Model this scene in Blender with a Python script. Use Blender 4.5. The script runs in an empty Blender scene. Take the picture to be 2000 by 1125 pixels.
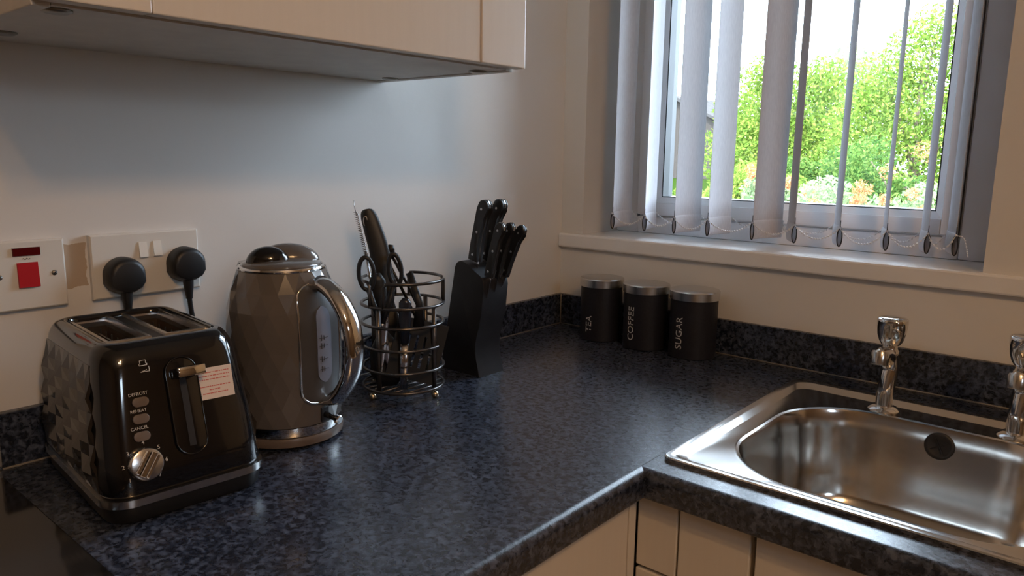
import bpy, bmesh, math, random
import numpy as np
from mathutils import Vector, Matrix

# ------------------------------------------------------------------ camera, sky, sun, exposure
C = bpy.context.scene.collection
scene = bpy.context.scene
Z0 = 0.9                                    # height of the worktop above the floor (everything below is modelled from the worktop)
PI = math.pi
def _camera():
    yaw, pitch, roll, f = 2.2785, -0.1759, 0.0135, 1460.87
    fw = Vector((math.cos(pitch)*math.cos(yaw), math.cos(pitch)*math.sin(yaw), math.sin(pitch)))
    r = fw.cross(Vector((0, 0, 1))).normalized(); u = r.cross(fw)
    r2 = math.cos(roll)*r + math.sin(roll)*u; u2 = -math.sin(roll)*r + math.cos(roll)*u
    cam = bpy.data.cameras.new('camera'); o = bpy.data.objects.new('camera', cam); C.objects.link(o)
    cam.sensor_width = 36; cam.lens = f/2000*36; cam.clip_start = .02; cam.clip_end = 300
    o.matrix_world = Matrix(((r2.x, u2.x, -fw.x, 1.0573), (r2.y, u2.y, -fw.y, -1.4125), (r2.z, u2.z, -fw.z, .3928+Z0), (0, 0, 0, 1)))
    scene.camera = o
_camera()
SKY_STRENGTH = 37.0
SUN_STRENGTH = 22.0
LAMP_STRENGTH = 780.0
world = bpy.data.worlds.new('sky'); scene.world = world; world.use_nodes = True
_bg = world.node_tree.nodes['Background']; _bg.inputs[0].default_value = (.68, .83, 1.0, 1); _bg.inputs[1].default_value = SKY_STRENGTH
def _lights():
    s = bpy.data.lights.new('sun', 'SUN'); s.energy = SUN_STRENGTH; s.angle = .03; s.color = (1, .95, .85)
    o = bpy.data.objects.new('sun', s); C.objects.link(o)
    o.rotation_euler = Vector((-.35, .75, -.85)).to_track_quat('-Z', 'Y').to_euler(); o.location = (3, -6, 9)
    p = bpy.data.lights.new('window_portal', 'AREA'); p.shape = 'RECTANGLE'; p.size = .80; p.size_y = 1.0
    p.cycles.is_portal = True
    o = bpy.data.objects.new('window_portal', p); C.objects.link(o)
    o.location = (.458, .215, .70+Z0); o.rotation_euler = (-PI/2, 0, 0)
    p = bpy.data.lights.new('fill_window_portal', 'AREA'); p.shape = 'RECTANGLE'; p.size = .35; p.size_y = .5   # portal of the added side window, unseen, put in for fill daylight
    p.cycles.is_portal = True
    o = bpy.data.objects.new('fill_window_portal', p); C.objects.link(o)
    o.location = (3.0, -1.75, 1.025+Z0); o.rotation_euler = (0, PI/2, 0)
_lights()
vs = scene.view_settings
vs.view_transform = 'Standard'; vs.look = 'None'; vs.exposure = -0.65; vs.gamma = 1.0; vs.use_curve_mapping = False
scene.cycles.use_denoising = True
scene.cycles.max_bounces = 10; scene.cycles.diffuse_bounces = 6; scene.cycles.transparent_max_bounces = 12
scene.cycles.sample_clamp_indirect = 8.0

# ------------------------------------------------------------------ helpers
def obj(name, bm, mat, parent=None, smooth=False, loc=None):
    me = bpy.data.meshes.new(name)
    bmesh.ops.recalc_face_normals(bm, faces=bm.faces)
    bm.to_mesh(me); bm.free()
    if smooth:
        for p in me.polygons: p.use_smooth = True
        if smooth is not True: me.set_sharp_from_angle(angle=math.radians(smooth))
    me.materials.append(mat)
    return link(name, me, parent, loc)
def link(name, me, parent=None, loc=None):
    o = bpy.data.objects.new(name, me); C.objects.link(o)
    if parent is not None: o.parent = parent
    if loc is not None: o.location = loc
    return o
def tag(o, label=None, cat=None, group=None, kind=None):
    if label: o['label'] = label
    if cat: o['category'] = cat
    if group: o['group'] = group
    if kind: o['kind'] = kind
    return o
def thing(name, label, cat, loc=(0, 0, 0), rz=0, group=None, kind=None):
    o = bpy.data.objects.new(name, None); C.objects.link(o); o.empty_display_size = .05
    o.location = loc; o.rotation_euler = (0, 0, rz)
    return tag(o, label, cat, group, kind)
def B(): return bmesh.new()
def box(bm, a, b, bev=0, seg=2):
    x0, y0, z0 = a; x1, y1, z1 = b
    vs_ = [bm.verts.new(v) for v in ((x0,y0,z0),(x1,y0,z0),(x1,y1,z0),(x0,y1,z0),(x0,y0,z1),(x1,y0,z1),(x1,y1,z1),(x0,y1,z1))]
    fs = [bm.faces.new([vs_[i] for i in q]) for q in ((0,3,2,1),(4,5,6,7),(0,1,5,4),(1,2,6,5),(2,3,7,6),(3,0,4,7))]
    if bev:
        es = list({e for f in fs for e in f.edges})
        bmesh.ops.bevel(bm, geom=es, offset=bev, segments=seg, affect='EDGES', profile=.5)
    return bm
def boxes(*bs, bev=0):
    bm = B()
    for a, b in bs: box(bm, a, b, bev)
    return bm
def lathe(prof, n=48, bm=None, c=(0, 0), cap=True, rmul=None):
    bm = bm or B(); rings = []
    for r, z in prof:
        if r < 1e-6: rings.append([bm.verts.new((c[0], c[1], z))]); continue
        rings.append([bm.verts.new((c[0]+r*(rmul(2*PI*i/n, z) if rmul else 1)*math.cos(2*PI*i/n), c[1]+r*(rmul(2*PI*i/n, z) if rmul else 1)*math.sin(2*PI*i/n), z)) for i in range(n)])
    bridge(bm, rings)
    if cap:
        for r in (rings[0], rings[-1]):
            if len(r) > 2: bm.faces.new(r)
    return bm
def bridge(bm, rings, close=True):
    for a, b in zip(rings[:-1], rings[1:]):
        n = max(len(a), len(b))
        for i in range(n if close else n-1):
            j = (i+1) % n
            if len(a) == 1: bm.faces.new((a[0], b[i], b[j]))
            elif len(b) == 1: bm.faces.new((a[i], a[j], b[0]))
            else: bm.faces.new((a[i], a[j], b[j], b[i]))
def rrect(bm, x0, x1, y0, y1, r, z, n=6, rs=None):
    out = []
    cs = ((x1, y1, 0), (x0, y1, 1), (x0, y0, 2), (x1, y0, 3))
    for k, (x, y, q) in enumerate(cs):
        rr = rs[k] if rs else r
        cx = x-rr if x == x1 else x+rr; cy = y-rr if y == y1 else y+rr
        for i in range(n+1):
            a = (q+i/n)*PI/2
            out.append(bm.verts.new((cx+rr*math.cos(a), cy+rr*math.sin(a), z(cx+rr*math.cos(a), cy+rr*math.sin(a)) if callable(z) else z)))
    return out
def tube(pts, r, n=10, closed=False, bm=None, cap=True):
    bm = bm or B(); P = [Vector(p) for p in pts]; N = len(P)
    rad = r if isinstance(r, (list, tuple)) else [r]*N
    T = []
    for i in range(N):
        a = P[(i-1) % N] if (closed or i > 0) else P[i]; b = P[(i+1) % N] if (closed or i < N-1) else P[i]
        T.append((b-a).normalized())
    ref = Vector((0, 0, 1)) if abs(T[0].z) < .9 else Vector((1, 0, 0))
    u = T[0].cross(ref).normalized(); rings = []
    for i in range(N):
        u = (u - T[i]*u.dot(T[i])).normalized(); v = T[i].cross(u)
        rings.append([bm.verts.new(P[i]+rad[i]*(math.cos(2*PI*k/n)*u+math.sin(2*PI*k/n)*v)) for k in range(n)])
    bridge(bm, rings)
    if closed:
        a, b = rings[-1], rings[0]
        best = min(range(n), key=lambda s: (a[0].co-b[s].co).length)
        for i in range(n): bm.faces.new((a[i], a[(i+1) % n], b[(i+1+best) % n], b[(i+best) % n]))
    elif cap:
        bm.faces.new(rings[0]); bm.faces.new(rings[-1])
    return bm
def smoothpath(pts, k=6):
    P = [Vector(p) for p in pts]; out = []
    for i in range(len(P)-1):
        p0 = P[max(i-1, 0)]; p1 = P[i]; p2 = P[i+1]; p3 = P[min(i+2, len(P)-1)]
        for s in range(k):
            t = s/k
            out.append(.5*((2*p1)+(-p0+p2)*t+(2*p0-5*p1+4*p2-p3)*t*t+(-p0+3*p1-3*p2+p3)*t**3))
    out.append(P[-1]); return out
def prism(poly, d0, d1, M=None, bm=None, bev=0):
    """polygon in local x,y extruded along local z from d0 to d1"""
    bm = bm or B()
    a = [bm.verts.new((p[0], p[1], d0)) for p in poly]; b = [bm.verts.new((p[0], p[1], d1)) for p in poly]
    fs = [bm.faces.new(a), bm.faces.new(b)]; n = len(poly)
    for i in range(n): fs.append(bm.faces.new((a[i], a[(i+1) % n], b[(i+1) % n], b[i])))
    if bev:
        es = list({e for f in fs[:2] for e in f.edges})
        bmesh.ops.bevel(bm, geom=es, offset=bev, segments=3, affect='EDGES', profile=.5)
        if M is not None: bmesh.ops.transform(bm, matrix=M, verts=bm.verts)
        return bm
    if M is not None: bmesh.ops.transform(bm, matrix=M, verts=a+b)
    return bm
def xf(bm, M): bmesh.ops.transform(bm, matrix=M, verts=bm.verts); return bm
def frame(o, r, u, n): return Matrix(((r[0], u[0], n[0], o[0]), (r[1], u[1], n[1], o[1]), (r[2], u[2], n[2], o[2]), (0, 0, 0, 1)))
def ellipse(rx, ry, n=24, c=(0, 0)): return [(c[0]+rx*math.cos(2*PI*i/n), c[1]+ry*math.sin(2*PI*i/n)) for i in range(n)]
def pill(hx, hy, n=8):
    r = min(hx, hy); return [(math.copysign(hx-r, math.cos(a))+r*math.cos(a), math.copysign(hy-r, math.sin(a))+r*math.sin(a)) for a in [2*PI*(i+.5)/(4*n) for i in range(4*n)]]
def text_bm(body, size, M=None, ext=.00015):
    cu = bpy.data.curves.new('t', 'FONT'); cu.body = body; cu.size = size; cu.extrude = ext; cu.align_x = 'CENTER'; cu.align_y = 'CENTER'; cu.resolution_u = 3
    o = bpy.data.objects.new('t', cu); C.objects.link(o)
    dg = bpy.context.evaluated_depsgraph_get(); dg.update()
    me = bpy.data.meshes.new_from_object(o.evaluated_get(dg)); bm = B(); bm.from_mesh(me)
    bpy.data.objects.remove(o); bpy.data.curves.remove(cu); bpy.data.meshes.remove(me)
    if M is not None: xf(bm, M)
    return bm

# ------------------------------------------------------------------ materials
class NT:
    def __init__(s, name):
        s.m = bpy.data.materials.new(name); s.m.use_nodes = True; s.t = s.m.node_tree; s.p = s.t.nodes['Principled BSDF']; s.out = s.t.nodes['Material Output']
    def n(s, typ, **kw):
        nd = s.t.nodes.new(typ)
        for k, v in kw.items():
            if hasattr(nd, k) and k not in nd.inputs.keys(): setattr(nd, k, v)
            else: nd.inputs[k].default_value = v
        return nd
    def l(s, a, b): s.t.links.new(a, b)
    def coord(s, scale=(1, 1, 1)):
        c = s.n('ShaderNodeTexCoord'); mp = s.n('ShaderNodeMapping'); mp.inputs['Scale'].default_value = scale; s.l(c.outputs['Object'], mp.inputs[0]); return mp.outputs[0]
    def noise(s, vec, scale, detail=3, rough=.5):
        nd = s.n('ShaderNodeTexNoise'); nd.inputs['Scale'].default_value = scale; nd.inputs['Detail'].default_value = detail; nd.inputs['Roughness'].default_value = rough; s.l(vec, nd.inputs['Vector']); return nd.outputs[0]
    def ramp(s, fac, stops):
        nd = s.n('ShaderNodeValToRGB'); cr = nd.color_ramp
        while len(cr.elements) < len(stops): cr.elements.new(.5)
        for e, (p, c) in zip(cr.elements, stops): e.position = p; e.color = (*c, 1) if len(c) == 3 else c
        s.l(fac, nd.inputs[0]); return nd.outputs[0]
    def mix(s, fac, a, b):
        nd = s.n('ShaderNodeMix', data_type='RGBA')
        for sock, v in ((nd.inputs[0], fac), (nd.inputs[6], a), (nd.inputs[7], b)):
            if isinstance(v, (int, float)): sock.default_value = v
            elif isinstance(v, tuple): sock.default_value = (*v, 1)
            else: s.l(v, sock)
        return nd.outputs[2]
    def math(s, op, a, b=0, c=None):
        nd = s.n('ShaderNodeMath', operation=op)
        for i, v in enumerate((a, b) if c is None else (a, b, c)):
            if isinstance(v, (int, float)): nd.inputs[i].default_value = v
            else: s.l(v, nd.inputs[i])
        return nd.outputs[0]
    def bump(s, h, strength, dist):
        nd = s.n('ShaderNodeBump'); nd.inputs['Strength'].default_value = strength; nd.inputs['Distance'].default_value = dist; s.l(h, nd.inputs['Height']); s.l(nd.outputs[0], s.p.inputs['Normal'])
def plain(name, col, rough=.5, metal=0, spec=.5, coat=0, emis=None, **kw):
    t = NT(name); p = t.p
    p.inputs['Base Color'].default_value = (*col, 1); p.inputs['Roughness'].default_value = rough; p.inputs['Metallic'].default_value = metal
    p.inputs['Specular IOR Level'].default_value = spec
    if coat: p.inputs['Coat Weight'].default_value = coat; p.inputs['Coat Roughness'].default_value = .04
    if emis: p.inputs['Emission Color'].default_value = (*emis[0], 1); p.inputs['Emission Strength'].default_value = emis[1]
    return t.m
def speckled(name, a, b, scale, rough, metal=0, bump=0, spec=.5):
    t = NT(name); v = t.coord(); nz = t.noise(v, scale, 4)
    t.l(t.ramp(nz, [(.35, a), (.65, b)]), t.p.inputs['Base Color']); t.p.inputs['Roughness'].default_value = rough; t.p.inputs['Metallic'].default_value = metal
    t.p.inputs['Specular IOR Level'].default_value = spec
    if bump: t.bump(nz, bump, .001)
    return t.m
def m_wall(patch):
    t = NT('painted_wall' if patch else 'painted_wall_plain'); v = t.coord()
    big = t.noise(v, 2.2, 3); fine = t.noise(v, 60, 4, .6)
    col = t.ramp(big, [(.3, (.70, .68, .65)), (.7, (.76, .745, .72))])
    if patch:                              # bare plaster left between the two electrical plates
        sx = t.n('ShaderNodeSeparateXYZ'); t.l(v, sx.inputs[0])
        wob = t.math('MULTIPLY', t.math('SUBTRACT', t.noise(v, 45, 3), .5), .016)
        my = t.math('LESS_THAN', t.math('ABSOLUTE', t.math('ADD', t.math('ADD', sx.outputs[1], 1.051), wob)), .014)
        mz = t.math('LESS_THAN', t.math('ABSOLUTE', t.math('ADD', t.math('SUBTRACT', sx.outputs[2], .244), wob)), .028)
        col = t.mix(t.math('MULTIPLY', my, mz), col, (.50, .41, .32))
    t.l(col, t.p.inputs['Base Color']); t.p.inputs['Roughness'].default_value = .42; t.p.inputs['Specular IOR Level'].default_value = .45
    lump = t.noise(v, 9, 2)
    t.bump(t.math('ADD', t.math('MULTIPLY', fine, .12), lump), .35, .004)
    return t.m
def m_worktop():
    t = NT('dark_speckled_laminate'); v = t.coord()
    nz3 = t.n('ShaderNodeTexNoise'); nz3.inputs['Scale'].default_value = 90; nz3.inputs['Detail'].default_value = 2; t.l(v, nz3.inputs['Vector'])
    wv = t.n('ShaderNodeVectorMath', operation='MULTIPLY_ADD'); t.l(nz3.outputs['Color'], wv.inputs[0]); wv.inputs[1].default_value = (.016, .016, .016); t.l(v, wv.inputs[2])
    blot = t.noise(wv.outputs[0], 135, 3, .55)
    fleck = t.ramp(blot, [(.42, (.009, .012, .021)), (.52, (.018, .024, .041)), (.59, (.045, .056, .086)), (.68, (.085, .103, .145))])
    vo = t.n('ShaderNodeTexVoronoi', feature='DISTANCE_TO_EDGE'); vo.inputs['Scale'].default_value = 75; t.l(wv.outputs[0], vo.inputs['Vector'])
    edge = t.ramp(vo.outputs['Distance'], [(.0, (1, 1, 1)), (.05, (1, 1, 1)), (.11, (0, 0, 0))])
    gate = t.ramp(t.noise(v, 48, 2), [(.50, (0, 0, 0)), (.60, (1, 1, 1))])
    c2 = t.mix(t.math('MULTIPLY', t.math('MULTIPLY', edge, gate), .5), fleck, (.085, .102, .148))
    t.l(c2, t.p.inputs['Base Color']); t.l(t.math('MULTIPLY_ADD', blot, .14, .21), t.p.inputs['Roughness'])
    t.p.inputs['Specular IOR Level'].default_value = .75
    t.bump(blot, .10, .0005)
    return t.m
def m_cream(name, a, b, rough=.3):
    t = NT(name); v = t.coord((1, 1, .06)); nz = t.noise(v, 120, 4, .6)
    t.l(t.ramp(nz, [(.3, a), (.7, b)]), t.p.inputs['Base Color']); t.p.inputs['Roughness'].default_value = rough
    t.bump(nz, .04, .0005); return t.m
def m_steel(name, rough, streak=(1, 1, 1), col=(.62, .60, .57)):
    t = NT(name); v = t.coord(streak); nz = t.noise(v, 160, 3)
    t.p.inputs['Base Color'].default_value = (*col, 1); t.p.inputs['Metallic'].default_value = 1
    t.l(t.math('MULTIPLY_ADD', nz, .05, rough-.025), t.p.inputs['Roughness']); return t.m
def m_glass(name, tint, refl=.06):
    t = NT(name); t.t.nodes.remove(t.p)
    tr = t.n('ShaderNodeBsdfTransparent'); tr.inputs[0].default_value = (*tint, 1); gl = t.n('ShaderNodeBsdfGlossy'); gl.inputs['Roughness'].default_value = .02
    fr = t.n('ShaderNodeFresnel'); fr.inputs[0].default_value = 1.45; mx = t.n('ShaderNodeMixShader')
    t.l(fr.outputs[0], mx.inputs[0]); t.l(tr.outputs[0], mx.inputs[1]); t.l(gl.outputs[0], mx.inputs[2]); t.l(mx.outputs[0], t.out.inputs[0]); return t.m
def m_fabric():
    t = NT('blind_fabric'); t.t.nodes.remove(t.p); v = t.coord((1, 1, .15)); nz = t.noise(v, 500, 2)
    col = t.ramp(nz, [(.3, (.62, .615, .65)), (.7, (.70, .695, .725))])
    d = t.n('ShaderNodeBsdfDiffuse'); tl = t.n('ShaderNodeBsdfTranslucent'); mx = t.n('ShaderNodeMixShader'); mx.inputs[0].default_value = .07
    t.l(col, d.inputs[0]); t.l(col, tl.inputs[0]); t.l(d.outputs[0], mx.inputs[1]); t.l(tl.outputs[0], mx.inputs[2]); t.l(mx.outputs[0], t.out.inputs[0]); return t.m
def m_leaf(name, stops, trans=.35):
    t = NT(name); t.t.nodes.remove(t.p); g = t.n('ShaderNodeNewGeometry')
    col = t.ramp(g.outputs['Random Per Island'], stops)
    d = t.n('ShaderNodeBsdfDiffuse'); tl = t.n('ShaderNodeBsdfTranslucent'); mx = t.n('ShaderNodeMixShader'); mx.inputs[0].default_value = trans
    t.l(col, d.inputs[0]); t.l(col, tl.inputs[0]); t.l(d.outputs[0], mx.inputs[1]); t.l(tl.outputs[0], mx.inputs[2]); t.l(mx.outputs[0], t.out.inputs[0]); return t.m
def m_brick():
    t = NT('far_brick'); v = t.coord(); b = t.n('ShaderNodeTexBrick'); b.inputs['Color1'].default_value = (.040, .013, .009, 1); b.inputs['Color2'].default_value = (.032, .011, .008, 1); b.inputs['Mortar'].default_value = (.04, .034, .03, 1); b.inputs['Scale'].default_value = 4
    t.l(v, b.inputs['Vector']); t.l(b.outputs[0], t.p.inputs['Base Color']); t.p.inputs['Roughness'].default_value = .9; t.p.inputs['Specular IOR Level'].default_value = 0; return t.m

WALL_P = m_wall(True); WALL = m_wall(False)
WORK = m_worktop()
DARKW = speckled('darkened_far_walls', (.16, .13, .11), (.19, .155, .13), 5, .6)  # unseen far walls coloured dark to cut bounced light and reflections
CREAM = m_cream('cream_cabinet_door', (.71, .66, .59), (.73, .68, .61), .32)
CARC = speckled('cabinet_carcass_board', (.60, .57, .53), (.66, .63, .58), 30, .45)
UPVC = plain('white_upvc', (.86, .87, .90), .22)
SILLP = speckled('painted_sill', (.80, .80, .80), (.86, .86, .86), 8, .35, bump=.1)
GASK = plain('black_gasket', (.012, .012, .014), .5)
GLASS = m_glass('window_glass', (.97, .98, .98))
FAB = m_fabric()
CHAINM = plain('white_bead_chain', (.82, .82, .84), .35)
STEEL = m_steel('brushed_steel_sink', .16, (1, 1, 1), (.68, .66, .63))
LIDST = plain('brushed_lid_steel', (.66, .65, .63), .27, 1)
CHROME = plain('chrome', (.78, .77, .76), .06, 1)
SATINCH = plain('satin_chrome', (.62, .61, .60), .22, 1)
BLACKGL = plain('gloss_black_plastic', (.006, .006, .007), .10, 0, .5, coat=.6)
BLACKFAC = plain('faceted_black_plastic', (.010, .009, .009), .16, 0, .5, coat=.4)
BLACKM = plain('matt_black_plastic', (.010, .010, .011), .45)
BLOCKM = speckled('black_painted_wood', (.008, .008, .010), (.013, .013, .016), 40, .50, bump=.05, spec=.35)
CANM = speckled('black_powder_coat', (.009, .009, .014), (.013, .013, .019), 200, .48, bump=.04, spec=.4)
MOCHA = plain('mocha_grey_gloss', (.125, .112, .104), .15, 0, .5, coat=.5)
MOCHAB = plain('mocha_base_plastic', (.13, .10, .082), .35)
GREYP = plain('grey_kettle_panel', (.075, .072, .072), .28)
GAUGE = plain('clear_gauge_plastic', (.17, .18, .22), .12, 0, .6)
INK = plain('dark_print', (.015, .015, .018), .6)
WIRE = plain('gunmetal_wire', (.12, .11, .105), .30, .9)
BRASSF = plain('pale_brass_foot', (.62, .52, .36), .25, 1)
WHITEP = plain('white_plastic', (.74, .72, .67), .32)
ROCK = plain('bright_white_plastic', (.84, .82, .76), .28)
REDP = plain('red_plastic', (.46, .012, .022), .30)
NEON = plain('dark_red_lens', (.09, .004, .006), .15)
SCREWM = plain('dull_screw', (.30, .28, .25), .4, 1)
PAPER = plain('sticker_paper', (.78, .66, .56), .6)
REDINK = plain('red_print', (.62, .16, .12), .6)
WHITEINK = plain('pale_print', (.62, .60, .57), .5)
BTN = plain('translucent_brown_button', (.16, .125, .105), .25)
SLOTM = plain('slot_metal', (.30, .22, .16), .30, 1)
HOBG = plain('black_ceramic_glass', (.010, .009, .009), .08, 0, .5)
HOBR = plain('hob_ring_print', (.10, .10, .10), .35)
KNIFEST = plain('knife_steel', (.66, .66, .68), .15, 1)
RIVET = plain('rivet_metal', (.58, .58, .60), .3, 1)
CERAM = plain('floor_vinyl', (.34, .29, .24), .5)
SEAL = plain('sealant', (.24, .22, .19), .5)
GLOW = plain('lamp_glow', (1, .8, .5), .5, emis=((1, .57, .25), LAMP_STRENGTH))

# ------------------------------------------------------------------ the room
def struct(name, bm, mat, parent=None, smooth=False):
    o = obj(name, bm, mat, parent, smooth)
    if parent is None: o['kind'] = 'structure'
    return o
RX, RY, ZF, ZC = 2.9, -2.9, -.9, 1.5
WX0, WX1, WZ0, WZ1 = .061, .856, .183, 1.22
struct('wall_left', boxes(((-.2, RY, ZF), (0, .3, ZC))), WALL_P)
bm = B()
box(bm, (0, 0, ZF), (RX, .3, WZ0)); box(bm, (0, 0, WZ1), (RX, .3, ZC)); box(bm, (0, 0, WZ0), (WX0, .3, WZ1)); box(bm, (WX1, 0, WZ0), (RX, .3, WZ1))
struct('wall_back', bm, WALL)
QY0, QY1, QZ0, QZ1 = -2.0, -1.5, .85, 1.2
bm = B()
box(bm, (RX, RY, ZF), (RX+.2, .3, QZ0)); box(bm, (RX, RY, QZ1), (RX+.2, .3, ZC)); box(bm, (RX, RY, QZ0), (RX+.2, QY0, QZ1)); box(bm, (RX, QY1, QZ0), (RX+.2, .3, QZ1))
struct('wall_right', bm, DARKW)
struct('wall_front', boxes(((-.2, RY-.2, ZF), (RX+.2, RY, ZC))), DARKW)
struct('floor', boxes(((-.2, RY-.2, ZF-.2), (RX+.2, .3, ZF))), CERAM)
struct('ceiling', boxes(((-.2, RY-.2, ZC), (RX+.2, .3, ZC+.2))), WALL)
# window sill board: nosing along the whole wall, tongue into the reveal
bm = B(); box(bm, (.0005, -.014, WZ0), (1.6, -.0005, .215), .004)
box(bm, (WX0+.0005, -.002, WZ0+.0005), (WX1-.0005, .2145, .2150))
o = struct('trim_1', bm, SILLP); tag(o, 'white painted window sill board with a thick rounded nosing')

# ------------------------------------------------------------------ window
win = thing('window_1', 'white plastic casement window above the worktop', None, kind='structure')
FY = .141
def ring_bars(x0, x1, z0, z1, w, y0, y1, bev=.004):
    wl, wr, wb, wt = w; bm = B()
    box(bm, (x0, y0, z0), (x0+wl, y1, z1), bev); box(bm, (x1-wr, y0, z0), (x1, y1, z1), bev)
    box(bm, (x0+wl, y0, z0), (x1-wr, y1, z0+wb), bev); box(bm, (x0+wl, y0, z1-wt), (x1-wr, y1, z1), bev)
    return bm
obj('frame', ring_bars(WX0+.0003, WX1-.0003, .2151, WZ1-.001, (.058, .062, .040, .05), FY, .215), UPVC, win, 40)
obj('frame_step', ring_bars(.118, .795, .2545, 1.175, (.012, .012, .010, .012), FY+.006, .21, .003), UPVC, win, 40)
sash = obj('sash', ring_bars(.123, .790, .259, 1.168, (.040, .028, .030, .04), FY-.010, .195), UPVC, win, 40)
def bead():
    bm = B(); x0, x1, z0, z1 = .160, .764, .287, 1.13; d = .018
    o_ = [(x0, z0), (x1, z0), (x1, z1), (x0, z1)]; i_ = [(x0+d, z0+.014), (x1-.014, z0+.014), (x1-.014, z1-d), (x0+d, z1-d)]
    R = [[bm.verts.new((x, y, z)) for x, z in q] for q, y in ((o_, FY-.006), (i_, FY+.006), (i_, FY+.035), (o_, FY+.035), (o_, FY-.006))]
    bridge(bm, R); return bm
obj('glazing_bead', bead(), UPVC, sash)
obj('gasket', ring_bars(.1775, .7505, .3005, 1.113, (.003, .003, .0025, .003), FY+.008, FY+.052, 0), GASK, sash)
obj('pane', boxes(((.178, FY+.030, .301), (.750, FY+.034, 1.112))), GLASS, win)
obj('sash_gap', boxes(((.1195, FY-.0005, .2545), (.1222, FY+.02, 1.17)), ((.7905, FY-.0005, .2545), (.7918, FY+.02, 1.17))), plain('grey_seal', (.10, .10, .11), .6), win)

w2 = thing('fill_window', 'plain white window in the side wall behind the viewer', None, kind='structure')  # added out of view to let extra daylight onto the left wall
bm = B()
for a, b in (((QY0+.001, QZ0+.001), (QY0+.06, QZ1-.001)), ((QY1-.06, QZ0+.001), (QY1-.001, QZ1-.001)), ((QY0+.06, QZ0+.001), (QY1-.06, QZ0+.06)), ((QY0+.06, QZ1-.06), (QY1-.06, QZ1-.001))):
    box(bm, (RX+.08, a[0], a[1]), (RX+.14, b[0], b[1]), .004)
obj('frame', bm, UPVC, w2, 40)
for a, b in ((QY0+.06, QY1-.06),): obj('pane', boxes(((RX+.105, a, QZ0+.06), (RX+.109, b, QZ1-.06))), GLASS, w2)

# ------------------------------------------------------------------ vertical blind
blind = thing('vertical_blind', 'white vertical fabric blind with bead chains hanging in the window recess', 'blind', (.45, .055, 1.17))
def world_part(o, root):                      # parts modelled in room coordinates under a thing that sits elsewhere
    o.location = tuple(-c for c in root.location); return o
LV = [(.1284, 93), (.211, 104), (.2835, 78), (.3602, 83), (.4557, 71), (.539, 119), (.6221, 114), (.7015, 107), (.7669, 109), (.8087, 109)]
hooks = []
for k, (xn, ang) in enumerate(LV):
    a = math.radians(ang); d = Vector((math.cos(a), math.sin(a), 0)); nrm = Vector((-d.y, d.x, 0)); w = .086; n0 = Vector((xn, .020, 0))
    zb = .2325+.0004*k; bm = B(); cols = []
    for s in range(9):
        t = s/8; c = n0+d*w*t+nrm*(.0045*math.sin(PI*t))
        cols.append([bm.verts.new((c.x+nrm.x*e, c.y+nrm.y*e, z)) for z, e in ((zb+.036, -.0003), (zb+.036, .0003), (1.165, .0003), (1.165, -.0003))])
    bridge(bm, cols); bm.faces.new(cols[0]); bm.faces.new(cols[-1])
    lv = world_part(obj('louvre', bm, FAB, blind, 30), blind)
    # weighted pocket, an open flattened tube
    bm = B(); rings = []
    for s in range(9):
        t = s/8; c = n0+d*w*t+nrm*(.0045*math.sin(PI*t)); th = .0042-.0022*t
        rings.append([bm.verts.new((c.x+nrm.x*th*math.cos(q), c.y+nrm.y*th*math.cos(q), zb+.019+.0188*math.sin(q))) for q in [2*PI*i/16 for i in range(16)]])
    bridge(bm, rings); obj('weight_pocket', bm, FAB, lv, True)
    bm = B(); c = n0-d*.0004
    tube([(c.x+nrm.x*.0043*math.cos(q), c.y+nrm.y*.0043*math.cos(q), zb+.0165+.0165*math.sin(q)) for q in [2*PI*i/20 for i in range(20)]], .0011, 6, True, bm)
    tube([(c.x, c.y, zb+.033), (c.x, c.y, zb+.048)], .0007, 6, False, bm)
    obj('chain_clip', bm, GASK, lv, True)
    hooks.append((n0-d*.001+Vector((0, 0, zb+.034)), n0+d*(w+.001)+Vector((0, 0, zb+.034))))
random.seed(4)
for side in (0, 1):
    for k in range(9):
        a, b = hooks[k][side], hooks[k+1][side]; L = (b-a).length; sag = .020+.007*random.random(); n = max(8, int(L/.0048)); bm = B(); pts = []
        for i in range(n+1):
            t = i/n; q = a.lerp(b, t); q.z -= sag*4*t*(1-t); q.y -= .002 if side == 0 else -.002; pts.append(q)
        tube(pts, .0006, 5, False, bm)
        for q in pts:
            bmesh.ops.create_icosphere(bm, subdivisions=1, radius=.0021, matrix=Matrix.Translation(q))
        world_part(obj('bead_chain', bm, CHAINM, blind, True), blind)
# loose chain end past the last louvre
bm = B(); pts = smoothpath([hooks[-1][0], hooks[-1][0]+Vector((.012, -.002, -.004)), hooks[-1][0]+Vector((.018, -.002, -.022)), hooks[-1][0]+Vector((.02, 0, -.034))], 4); tube(pts, .0006, 5, False, bm)
for q in pts: bmesh.ops.create_icosphere(bm, subdivisions=1, radius=.0013, matrix=Matrix.Translation(q))
world_part(obj('bead_chain', bm, CHAINM, blind, True), blind)
world_part(obj('headrail', boxes(((.07, .035, 1.165), (.85, .080, 1.205)), bev=.004), UPVC, blind), blind)

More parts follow.
